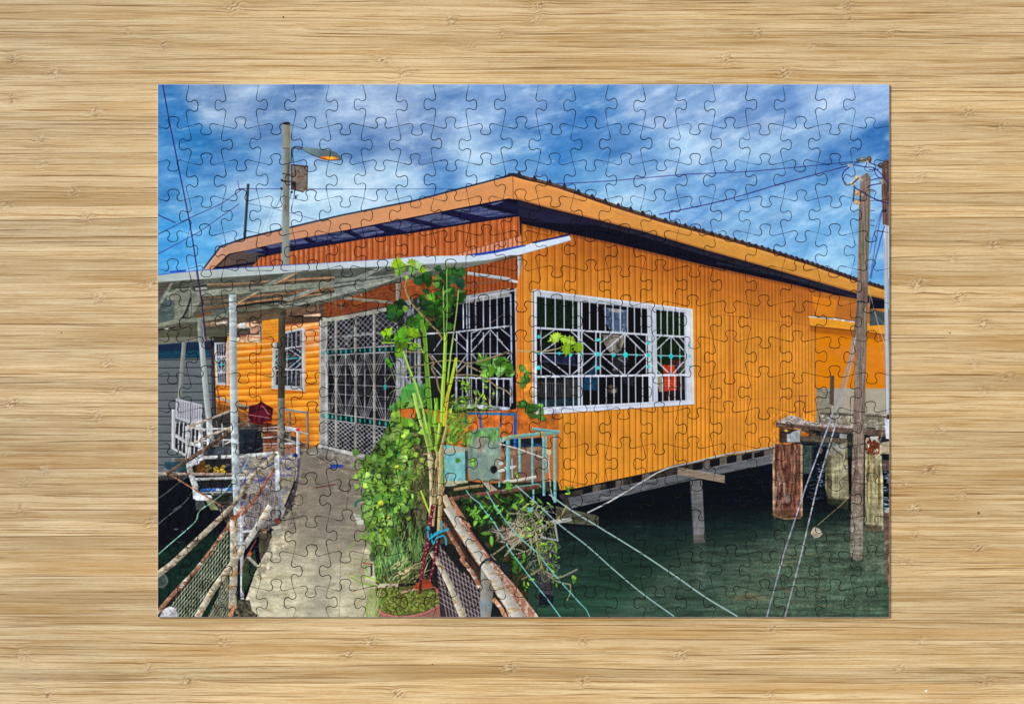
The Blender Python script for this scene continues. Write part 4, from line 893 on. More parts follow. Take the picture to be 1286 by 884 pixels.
def paint_lamp():
    R = random.Random(2)
    F('A1'); p = P(862,310, 905,310, 900,884, 858,884)
    post([(360,155),(359,240),(358,333)], 8.6, (128,130,122), .2, c2=(104,92,76), thr=.35, sx=3, sy=14)
    with clip([(354,150),(366,150),(364,334),(352,334)]):
        for k in range(30): y = R.uniform(158,330); line([(355+R.uniform(0,7),y),(355+R.uniform(0,7),y+R.uniform(3,12))], .8, R.choice([(150,150,140),(96,84,70)]), .35)
        poly([(352,155),(367,155),(367,190),(352,186)], (150,146,130), .5, blur=3)
        poly([(352,270),(367,270),(366,335),(352,335)], (150,160,160), .5, blur=4)
    ell(359.8,154.8,4.6,1.6,(40,34,34),1); line([(355.5,186),(364,187)], 1.2, (96,84,70), .8); line([(355,228),(364,228.6)], 1.2, (60,52,46), .8); line([(355,218),(364,219)], 2, (80,70,60), .8)
    curve(P(912,560, 915,490, 930,462, 970,462, 1010,480), 1.5, (60,66,76), 1); curve(P(925,560, 925,480, 960,470, 1000,485), .8, (40,44,54), .8)
    poly(P(985,470, 1010,462, 1150,478, 1200,492, 1235,520, 1240,545, 1160,545, 1100,530, 1050,520, 1005,492), (110,134,140), 1, n=.05, g=((84,104,110),(390,186),(400,200)))
    poly(P(1085,530, 1130,520, 1200,525, 1225,540, 1180,548, 1120,545), (230,110,30), 1, n=.1); poly(P(1130,530, 1180,524, 1205,536, 1160,543), (255,206,60), .95, blur=.8); ell(*P(1150,528)[0],3,1,(255,160,40),.8)
    line(P(1005,492, 1090,528, 1160,548, 1235,545), .9, (50,66,80), .9)
    # rusty meter box
    poly(P(915,575, 1020,585, 1018,740, 990,755, 915,735), (118,108,100), 1, n=.2, sx=4, sy=4, c2=(100,70,58), thr=.3, seed=3)
    line(P(915,578, 1020,588), 1.6, (60,36,34), .9); line(P(1018,588, 1016,742), 1.2, (60,40,40), .9); line(P(914,578, 915,735), 1.4, (50,40,40), .9); line(P(915,735, 990,755), 1.2, (50,34,34), .8)
    for (x, y, r) in ((852,678,1.6),(850,732,1.7),(930,700,3),(925,720,2.6),(942,790,1.7),(915,755,1.6)): ell(*P(x,y)[0], r, r, (46,40,44), .95, n=.3)
    line(P(852,680, 930,690), 1.4, (52,44,46), .9); line(P(850,732, 840,800, 810,860), .8, (70,76,96), .7); line(P(930,720, 935,780, 960,775), .9, (50,50,64), .8); line(P(918,740, 905,800), .8, (80,84,100), .7)

def paint_posts():
    R = random.Random(12)
    # dim pole below the canopy
    post([(353.8,388),(353,500),(352.5,570)], 8.6, (66,62,52), .2, n=.15, sx=2, sy=20)
    post([(352.8,500),(352,572)], 8.0, (122,120,112), .2, n=.1)
    # hut posts
    post([(231,430),(225.5,500)], 5.6, (132,136,132), .2); post([(251.5,405),(253,430),(259,500),(266,560)], 7.0, (168,176,178), .2)
    post([(251,402),(252,430)], 6.6, (130,138,134), .2)
    # the cradle-like white crate
    F('E3'); cr = P(205,600, 470,660, 478,884, 200,884)
    poly(P(205,600, 470,665, 470,850, 350,860, 200,800), (176,180,190), 1, n=.05)
    for k in range(10): line(P(232+k*24,625+k*6, 230+k*24,790+k*5), 1.1, (112,108,122), .8)
    F('E5'); poly(P(170,0, 470,40, 470,380, 300,340, 170,250), (34,34,40), .9, n=.4)
    for k in range(7): line(P(205+k*40,0, 190+k*42,150+k*14), 1.8, (186,190,198), .95); 
    for k in range(7): line(P(195+k*40,140, 190+k*40,270+k*14), 1.5, (186,190,198), .95)
    line(P(165,110, 300,190, 470,250), 4.2, (186,190,192), 1, n=.12, hi=.12); line(P(165,255, 330,345, 420,370), 3.2, (186,190,192), 1, n=.12, hi=.12)
    line(P(182,-130, 180,265), 4.4, (196,202,208), 1, hi=.2); line(P(455,10, 460,350), 5.6, (186,192,194), 1, n=.12, hi=.2)
    line(P(330,40, 330,330, 345,480, 400,640, 410,770), 7.4, (190,194,198), 1, hi=.22, n=.14, c2=(150,140,126), thr=.35); line(P(320,40, 470,70), 3.6, (196,190,184), 1)
    line(P(400,20, 470,70, 500,80), 3, (206,212,216), 1); line(P(500,70, 780,60), 1.6, (200,204,208), .95)
    post(P(540,0, 550,240), 7.0, (196,202,208), .2); ell(*P(405,400)[0], 5, 3.6, (210,214,218), 1, n=.1); line(P(330,450, 440,380, 500,350), 4, (190,196,202), 1, hi=.15)
    poly(P(385,700, 460,720, 560,735, 575,760, 500,790, 400,785), (206,212,220), 1, n=.06)
    # horizontal white rails of the deck
    line(P(400,575, 780,560, 960,560), 3.3, (186,190,192), 1, n=.12, hi=.12); line(P(500,355, 760,345, 1240,310), 4.2, (204,208,210), 1, hi=.12, n=.08); ell(*P(645,345)[0], 2.4, 3.4, (40,44,52), .9)
    line(P(20,518, 400,522, 900,528), 3.6, (176,160,150), 1, hi=.2, n=.15, c2=(150,110,90), thr=.3)
    # brown poles
    F('E3'); line(P(340,884, 600,790, 750,730), 3.0, (176,160,148), 1, hi=.2, n=.1); line(P(850,884, 950,815), 4.4, (134,104,84), 1, hi=.2)
    F('E5'); line(P(380,215, 600,110, 880,10), 3.0, (170,156,144), 1, hi=.2, n=.1); line(P(110,520, 300,400, 560,230, 760,90, 900,0), 4.8, (112,92,78), 1, hi=.3, n=.18, c2=(70,54,46), thr=.2); line(P(380,215, 330,200), 2, (200,200,200), .8)
    line(P(140,520, 300,620, 500,740, 680,850), 2.2, (160,110,92), 1, hi=.2, n=.15)
    line(P(20,770, 100,720, 220,620, 330,540), .9, (120,126,120), .8); curve(P(180,884, 300,800, 400,660, 440,650), 1.0, (120,130,130), .8); curve(P(460,884, 560,810, 690,710, 760,620, 850,520, 930,380, 930,320), 1.0, (130,190,170), .9)
    # main left white post and second one
    post([(292,370),(292.5,450),(294,530),(296,600),(298,650),(300,690)], 9.6, (176,190,196), .22, w2=9.0, n=.05)
    post([(303,640),(304,752)], 4.6, (186,190,200), .2, n=.06); 
    poly(P(1195,330, 1250,330, 1255,690, 1215,690, f='E5'), (204,210,216), 1, n=.05); line([(351,615),(352,652)], 5.6, (140,140,150), 1, n=.1)
    # near railing pipes
    F('E7')
    msh = P(610,170, 560,430, 320,850, 130,850, 20,850, 150,700, 400,400)
    mesh = P(560,170, 560,440, 420,600, 310,850, 170,850, 120,760, 150,700, 250,560, 400,400)
    with clip(mesh):
        for k in range(26):
            x = 120+k*21; curve(P(x+10,170, x,500, x-6,860), .8, (150,158,140), .85)
        for k in range(-4, 26): line(P(20+k*27,860, 290+k*27,520, 600+k*27,90), 1.15, (178,174,146), .85)
    m2 = P(560,500, 570,850, 400,850, 470,700, 520,560)
    with clip(m2):
        poly(m2, (54,60,50), .8, n=.3)
        for k in range(26): line(P(400+k*15,500, 395+k*15,860), .8, (190,184,160), .8); line(P(340+k*22,860, 520+k*22,560), .8, (186,176,150), .7)
    rust = (170,96,70)
    line(P(-30,560, 130,440, 300,280, 480,110, 590,0)+P(770,370, 1010,510, 1215,310, f='E5')[1:], 8.2, (176,166,146), 1, hi=.26, n=.16, c2=(128,110,90), thr=.2, sx=9, sy=3, w2=5.2)
    ell(*P(45,570)[0], 9, 10, (150,156,150), .35, n=.1); curve(P(20,620, 70,610, 90,570, 60,520), .7, (150,170,180), .7)
    line(P(10,820, 120,690, 300,500, 420,350, 560,150, 680,0), 5.4, (150,106,86), 1, hi=.22, n=.18, c2=(206,196,184), thr=.28, sx=4, sy=4, w2=4.4); line(P(20,840, 130,715, 300,530), 1.2, (70,30,28), .8)
    line(P(640,60, 560,190, f='E7'), 4, (150,76,58), 1, n=.2); line([(303,647),(318,629),(345,588)], 3.0, (150,84,66), 1, hi=.2, n=.15)
    line(P(590,0, 640,20, 640,600, 620,780), .1, (0,0,0), .01)
    # concrete base, fence foot, cross braces
    poly(P(590,740, 640,715, 720,720, 740,800, 780,830, 780,860, 560,860), (86,82,66), 1, n=.4, sx=3, sy=3, c2=(40,40,34), thr=.1)
    poly(P(850,200, 890,220, 860,330, 800,420, 790,300, 800,210), (76,70,58), 1, n=.2); poly(P(700,380, 760,330, 780,470, 730,560, 680,680, 660,640, 665,470), (40,56,40), .95, n=.3)
    line(P(700,380, 790,470), 3.8, (150,150,136), 1, n=.1); line(P(770,260, 700,380, 640,520), 1.4, (160,96,84), .8); ell(*P(725,365)[0], 2, 3.4, (190,90,60), .9)
    line(P(600,80, 600,440, 590,780), 10, (180,176,160), 1, hi=.2, n=.14, c2=(166,132,92), thr=.25, sx=4, sy=8); ell(*P(600,90)[0], 5.5, 3, (130,70,40), .9, n=.3); ell(*P(610,130)[0], 1.6, 8, (150,96,60), .6, blur=1)
    line(P(640,200, 740,190), 3, (190,196,196), 1); line(P(940,0, 945,110), 6, (140,140,138), 1, hi=.2); ell(*P(938,115)[0], 4.5, 4, (96,52,36), .9, n=.3); poly(P(890,190, 970,150, 975,230, 890,240), (150,146,130), 1, n=.15); ell(*P(925,165)[0], 6, 2.6, (180,180,164), .9)
    line(P(880,0, 780,160, 660,340, 620,400), 7.6, (190,188,180), 1, hi=.24, n=.1, c2=(170,140,100), thr=.35); line(P(660,340, 560,480, 440,640, 320,850), 8.2, (192,184,162), 1, hi=.24, n=.14, c2=(160,118,84), thr=.28, sx=6, sy=3)
    ell(*P(835,190)[0], 3.6, 3, (196,150,110), .8, n=.2); line(P(600,760, 570,850), 4.4, (176,120,84), 1, n=.15)
    # white fabric at the lower-left corner
    poly(P(30,850, 60,790, 110,765, 150,780, 175,850), (196,198,196), 1, n=.12, sx=3, sy=3)
    for k in range(14): line(P(50+k*9,790, 45+k*10,850), .6, (130,130,150), .5); line(P(40,795+k*5, 172,795+k*5), .5, (150,150,160), .5)
    curve(P(20,370, 100,300, 240,180, 310,110, 330,50, 380,0), 1.3, (140,200,178), .95); curve(P(20,140, 90,80, 200,0), 1.0, (130,136,134), .8)

G1_ = [(122,176,40),(96,150,34),(140,190,56),(84,134,40),(150,200,80),(104,160,60)]
GD = [(26,70,24),(34,84,28),(44,98,34),(24,56,26),(36,74,44)]
def paint_plant():
    R = random.Random(33)
    F('G1')
    # dark upper leaves
    leaves(P(300,250, 600,110, 830,120, 820,380, 740,560, 560,560, 330,420), 46, GD+[(60,116,44),(90,140,60)], 4, 7.5, R)
    leaves(P(480,380, 740,380, 720,700, 690,800, 600,760, 540,600), 26, GD+[(60,110,30),(90,140,40)], 4.5, 8, R)
    leaves(P(60,500, 200,480, 220,640, 60,680), 9, GD, 6, 9, R); leaves(P(290,620, 440,600, 440,720, 290,720), 4, [(70,120,24),(50,100,30)], 7, 10, R)
    leaves(P(400,480, 530,480, 530,590, 420,600), 3, GD, 8, 10, R)
    leaf(*P(800,170)[0], 7, 1.2, (52,112,50), R); leaf(*P(690,250)[0], 7, 1.5, (40,92,50), R); leaf(*P(790,290)[0], 8.5, 1.3, (20,60,44), R)
    for (x, y, r, t, c) in ((150,85,9,2.6,(150,186,24)),(190,120,8,2.2,(130,178,50)),(300,80,7,-.3,(150,184,60)),(300,150,6,1.4,(120,170,90)),(400,150,6,.2,(140,180,30)),(370,110,6,-.5,(140,176,110)),(160,160,7,1.9,(120,170,60)),(245,230,3.4,1.5,(150,190,70))): leaf(*P(x,y)[0], r, t, c, R, MAPLE)
    leaf(*P(230,540)[0], 6.5, 1.6, (110,140,60), R, OVAL, 1.8)
    curve(P(255,240, 235,300, 240,370, 300,490, 380,580, 480,690, 560,770, 610,850), 2.6, (150,136,84), 1, hi=.25, n=.25, sx=2, sy=2); 
    for k in range(22): t = k/21; p = P(235+370*t, 330+520*t+40*math.sin(t*3))[0]; ell(p[0], p[1], .7, .7, (90,76,44), .4)
    for k in range(12): leaf(*P(R.uniform(40,340),R.uniform(740,870))[0], R.uniform(6,9), R.uniform(0,6.28), R.choice([(90,160,34),(80,140,34),(130,180,30)]), R)
    mottle(P(300,100, 860,100, 860,900, 300,900), .5, 8, 10, 4); mottle(P(40,480, 460,600, 460,884, 40,884), .4, 7, 9, 4)
    # thin pale stems
    curve(P(650,70, 650,300, 652,600, 640,884), 1.2, (140,176,90), 1); curve(P(612,310, 618,560, 622,884), 1.2, (150,180,90), 1); curve(P(768,360, 745,600, 705,884), 1.7, (150,170,100), 1)
    # branches
    F('G2')
    br = (146,130,98)
    curve(P(200,125, 300,135, 420,135), 1.6, br, 1); curve(P(230,300, 330,285, 420,262, 600,225, 760,225, 840,245), 1.8, br, 1, hi=.2); curve(P(840,255, 980,230, 1120,185, 1286,130), 2.4, br, 1, hi=.2)
    curve(P(740,360, 800,300, 850,255), 2.6, br, 1, hi=.2); curve(P(860,270, 940,310, 1020,350), 2.0, br, 1); curve(P(740,370, 850,365, 960,375, 1060,410, 1150,480, 1240,520, 1286,560), 2.0, br, 1, hi=.2)
    curve(P(470,160, 520,240, 500,300, 540,380, 570,500, 600,560), 2.6, (140,112,90), 1, hi=.25, n=.2); curve(P(620,590, 700,650, 770,600), 1.2, br, .8)
    # left creeping curved shoots
    for (p_) in ((40,430,120,330,200,300,300,300),(50,620,80,550,150,510,230,520),(140,420,200,360,300,340,420,345)): curve(P(*p_), 1.0, (130,150,90), .8)
    line(P(0,42, 330,44, 380,70, 410,140), 1.7, (146,186,64), 1)
    leaves(P(150,60, 320,50, 310,230, 170,220), 6, [(80,120,30),(100,150,34),(60,100,30)], 5, 8, R); leaves(P(50,220, 140,200, 120,290, 50,280), 3, [(70,150,40)], 4, 6, R)
    # main leaf mass, left lower
    C2 = [(122,168,62),(100,148,54),(142,184,82),(82,128,54),(152,192,96),(116,160,78),(132,174,60),(90,134,48),(66,108,46)]
    leaves(P(110,640, 200,580, 330,480, 430,430, 440,640, 320,700, 200,720, 110,700), 14, [(70,140,60),(84,150,70),(104,166,70)], 8, 12, R)
    F('C2')
    poly(P(150,884, 230,790, 330,620, 440,450, 560,420, 620,560, 620,884), (48,78,34), .92, n=.5, sx=3, sy=3, c2=(96,128,56), thr=.15)
    leaves(P(520,480, 560,560, 620,600, 600,800, 440,884, 330,884, 430,740, 480,620), 26, GD+[(60,110,50)], 5, 9, R)
    leaves(P(380,450, 560,400, 590,620, 560,760, 330,884, 170,860, 230,800, 300,700, 360,560), 84, C2, 3.6, 7.5, R)
    poly(P(420,485, 540,480, 520,550, 440,555), (206,100,40), .9, n=.1); curve(P(510,520, 470,560, 440,600), 2, (140,120,100), .8)
    F('D2')
    poly(P(150,0, 480,0, 500,240, 470,480, 420,640, 220,640, 190,400, 150,120), (52,74,38), .95, n=.5, sx=3, sy=5, c2=(96,124,60), thr=.15)
    # dark trunk shadow and stump
    poly(P(380,60, 500,40, 500,400, 430,560, 340,420), (30,32,24), .9, n=.5, sx=3, sy=8); poly(P(440,200, 490,190, 485,330, 430,360), (96,92,70), .8, n=.25, sx=2, sy=8); line(P(375,0, 400,200, 380,300), 2.2, (50,60,36), .8)
    # teal pot rim behind leaves
    curve(P(110,235, 115,210, 170,190, 210,205), 3.4, (62,110,96), 1, hi=.2); poly(P(100,270, 140,280, 160,330, 120,330), (200,204,200), .9); poly(P(105,240, 180,230, 160,300, 110,290), (110,116,100), .6, n=.2)
    leaves(P(150,0, 440,0, 400,140, 340,380, 190,420, 150,120), 76, C2, 4.2, 8.4, R)
    leaves(P(120,0, 200,0, 180,60, 130,60), 5, C2, 3, 5, R)
    leaves(P(230,360, 290,360, 290,440, 240,440), 3, [(150,190,50)], 7, 9, R)
    leaves(P(90,-60, 190,-60, 170,260, 120,200), 12, C2, 2.6, 5.5, R); leaves(P(120,240, 240,240, 250,420, 150,400), 12, C2, 2.4, 5, R)
    # grassy blades
    for k in range(120):
        x = R.uniform(215,480); y = R.uniform(420,640); dx = R.uniform(-90,90); h = R.uniform(90,260)
        c = R.choice([(70,110,60),(96,140,70),(120,160,80),(60,96,70),(140,160,100)])
        curve(P(x,y, x+dx*.4,y-h*.6, x+dx,y-h), R.uniform(.8,1.9), c, .85, w2=.4)
    for (p_) in ((200,320,170,360,120,400,70,470),(260,300,200,340,140,380),(230,655,150,640,60,595),(240,640,190,610,100,600)): curve(P(*p_), 2.4, (126,168,60), .9, w2=.8)
    for k in range(26):
        x = R.uniform(170,260); y = R.uniform(380,620); curve(P(x,y, x+R.uniform(-20,20),y-40, x+R.uniform(-60,10),y-R.uniform(60,110)), 1.3, R.choice(C2), .9, w2=.5)
    for k in range(20):
        x = R.uniform(280,440); y = R.uniform(560,640); curve(P(x,y, x+R.uniform(20,60),y-30, x+R.uniform(40,130),y-R.uniform(30,80)), 1.5, R.choice([(190,180,130),(166,156,110),(206,196,150)]), .85, w2=.6)
    dabs(P(220,600, 440,560, 560,640, 540,660, 230,660), 60, [(80,56,40),(110,80,56),(60,50,34),(140,110,80)], .7, 2, R, 1.8)
    for k in range(60):
        x = R.uniform(170,470); y = R.uniform(0,430); curve(P(x,y, x+R.uniform(-20,20),y+30, x+R.uniform(-40,40),y+R.uniform(40,90)), R.uniform(.4,.9), R.choice([(70,84,40),(150,140,90),(110,130,60),(40,50,30)]), .7)
    leaves(P(140,-40, 450,-40, 420,340, 190,420), 22, C2, 6, 9, R); leaves(P(160,20, 450,20, 400,300, 200,400), 9, [(190,196,60),(170,200,70),(130,170,60)], 2.6, 5, R)
    dabs(P(170,10, 470,10, 450,430, 210,430), 120, [(30,42,22),(44,60,28),(24,32,20)], .6, 2.0, R, 1.4, a=(.4,.8))
    mottle(P(120,-140, 480,-140, 500,640, 150,640), .45, 12, 14, 5); mottle(P(120,-140, 480,-140, 500,640, 150,640), .15, 3, 4, 8)
    # pot, soil, moss
    poly(P(180,670, 250,660, 580,700, 585,740, 560,822, 240,822, 200,822), (150,104,92), 1, n=.1)
    poly(P(200,670, 300,660, 460,650, 550,680, 575,720, 560,760, 480,800, 330,815, 260,800, 220,760), (86,90,46), 1, n=.3, sx=4, sy=3)
    dabs(P(215,680, 300,665, 470,670, 560,700, 560,750, 470,790, 330,805, 250,790), 700, [(120,142,50),(96,120,44),(146,164,70),(70,84,36),(84,60,40),(160,176,90)], .5, 1.3, R, 1.6)
    curve(P(225,770, 270,805, 340,820, 440,810, 530,775, 575,730, 575,700, 540,680), 3.8, (176,108,104), 1, hi=.2, n=.1); curve(P(440,668, 520,660, 560,690), 2.6, (176,100,90), .9)
    poly(P(175,660, 215,670, 215,822, 160,822), (150,160,110), .8, n=.2, c2=(190,190,150), thr=.2); curve(P(350,690, 400,675, 470,665), 2.4, (196,150,140), .9)
    for k in range(20): x = R.uniform(170,230); curve(P(x,822, x+R.uniform(-10,30),760, x+R.uniform(0,60),680), 1.5, R.choice([(160,176,110),(120,160,60),(186,190,150)]), .7, w2=.6)
    line(P(195,535, 195,600), 2.4, (60,70,86), .9); line(P(150,530, 195,540), 1.4, (160,60,60), .9); ell(*P(200,500)[0], 4, 6, (30,40,40), .6)

def paint_stalk_fill():
    R = random.Random(44)
    F('K3')
    poly(P(120,-60, 400,-60, 380,120, 365,480, 350,600, 120,600), (58,70,40), .95, n=.5, sx=3, sy=5, c2=(110,100,70), thr=.15)
    leaves(P(0,-80, 230,-80, 230,300, 60,420, 0,300), 22, [(128,178,62),(104,156,52),(96,144,44),(150,190,70)], 3.6, 7, R); leaves(P(370,-80, 560,-80, 540,100, 400,100), 18, [(84,140,50),(110,160,60),(70,120,40)], 2.6, 4.6, R, OVAL)
    for k in range(50): x = R.uniform(90,240); y = R.uniform(120,560); curve(P(x,y, x+R.uniform(-30,30),y+40, x+R.uniform(-50,50),y+R.uniform(50,120)), R.uniform(.5,1.1), R.choice([(120,100,70),(150,130,96),(60,56,36),(90,110,50)]), .75)
    mottle(P(0,-80, 400,-80, 380,600, 60,600), .35, 4, 5, 31)
    for k in range(60): x = R.uniform(370,560); y = R.uniform(-60,110); line(P(x,y, x+R.uniform(-10,60),y-R.uniform(20,80)), .8, R.choice([(120,170,60),(80,130,40),(150,190,80)]), .7)
    poly(P(350,480, 420,560, 460,620, 470,900, 330,900, 340,600), (70,54,38), .9, n=.4, sx=2, sy=6)
    poly(P(360,120, 380,115, 540,140, 535,400, 555,410, 400,445, 365,440), (120,178,180), 1, n=.14, sx=6, sy=9, c2=(96,164,176), thr=.15); poly(P(358,150, 440,130, 545,140, 540,170, 365,190), (158,164,148), 1, n=.15); poly(P(528,160, 552,170, 550,395, 530,400), (60,70,66), .9); poly(P(370,400, 520,395, 560,405, 440,440, 365,440), (180,176,140), .85, n=.2)
    leaf(*P(470,238)[0], 4.0, 1.6, (70,130,40), R, MAPLE)
def paint_stalks():
    R = random.Random(45)
    F('G2')
    # fat banana-like stalks
    def stalk(pts, w, c, w2=None, lines=5):
        lines = 5
        line(pts, w, c, 1, w2=w2, hi=.10, n=.08, sx=2, sy=18)
        ww = w2 if w2 else w
        for k in range(lines):
            o = (k/(max(1,lines-1))-.5)
            line([(p[0]+o*(w+(ww-w)*i/max(1,len(pts)-1))*.7, p[1]) for i, p in enumerate(pts)], .7, R.choice([[min(255,q*1.25+20) for q in c],[q*.7 for q in c]]), .6)
    stalk(P(395,-190, 425,-60, 440,200, 460,450, 475,650, 490,884), 5.0, (112,164,54), 6.6)
    stalk(P(210,130, 260,280, 330,450, 400,680, 440,884), 3.2, (150,190,90), 4.2)
    stalk(P(320,550, 345,680, 380,820, 400,884), 4.8, (160,200,90), 3.6)
    stalk(P(640,-60, 632,100, 625,300, 610,500, 600,884), 4.0, (140,184,54), 5.4, 4)
    stalk(P(745,195, 725,290, 690,450, 660,560, 640,700, 625,884), 3.6, (170,204,40), 4.6)
    stalk(P(540,600, 545,700, 530,884), 5, (120,180,50), 5)
    stalk(P(710,0, 690,140, 670,300, 655,450), 1.8, (150,196,80), 2.6, 2)
    curve(P(655,560, 650,640, 640,760, 630,884), 2.4, (216,160,70), .9, n=.2)
    curve(P(655,430, 660,560, 640,700), 1.2, (190,110,60), .7)
    F('K3')
    stalk(P(190,-60, 215,40, 240,130, 250,190), 4.0, (156,190,84), 4.4); stalk(P(235,-60, 255,60, 270,150), 5.0, (132,178,60), 4.0); stalk(P(330,-60, 320,40, 290,150), 4.6, (158,192,70), 3.2)
    stalk(P(385,-40, 360,60, 335,160, 310,240), 3.4, (186,176,104), 3.4); stalk(P(290,-60, 300,60, 300,170), 3.0, (120,170,50), 3.0)
    for (p_, w_, c) in (((245,180, 255,300, 262,430, 262,560, 255,680),4.6,(206,190,150)),((310,170, 300,320, 295,450, 285,620, 275,760),3.6,(186,166,118)),((340,150, 340,300, 338,430, 335,560, 322,800),5.4,(188,166,116)),((352,220, 356,300, 350,430),2.6,(120,150,60)),((300,300, 292,420, 290,500),2.0,(120,90,60)),((318,300, 322,420, 315,540),1.6,(226,212,170)),((400,340, 370,430, 345,520),1.6,(176,140,96))): line(P(*p_), w_, c, 1, hi=.2, n=.2, sx=2, sy=10, c2=[int(q*.78) for q in c], thr=.3)
    line(P(200,190, 250,185), 2, (190,140,120), .9); line(P(170,335, 240,290), .9, (150,120,90), .9); line(P(175,475, 240,640), 2.0, (176,200,60), 1); ell(*P(255,240)[0], 4, 6, (196,176,140), .7, n=.3)
    F('D2')
    # maroon-striped canes
    for (p_, w_) in (((520,230, 500,340, 485,460, 465,560, 452,690),4.4),((545,380, 535,460, 520,560, 495,660),3.0),((500,430, 470,520, 460,600),2.2)):
        line(P(*p_), w_, (120,30,52), 1, hi=.2, n=.15)
        pts = spline(P(*p_), 7)
        for i in range(2, len(pts)-1, 2): ell(pts[i][0], pts[i][1], w_*.32, 1.0, (200,170,166), .75)
    poly(P(415,660, 450,625, 500,620, 520,650, 500,665, 430,672), (160,60,40), .9, n=.2); line(P(455,620, 452,695), 4, (90,50,36), 1, n=.2)
    # turquoise twine
    for (p_) in ((490,345, 500,400, 540,380, 600,350),(500,410, 540,370, 590,360),(510,380, 520,430, 540,400, 580,390, 590,435),(495,340, 500,360),(565,315, 570,360, 600,355)): curve(P(*p_), 2.2, (38,164,196), .95, n=.15)
    line(P(455,150, 500,265), 2.2, (170,206,60), 1)

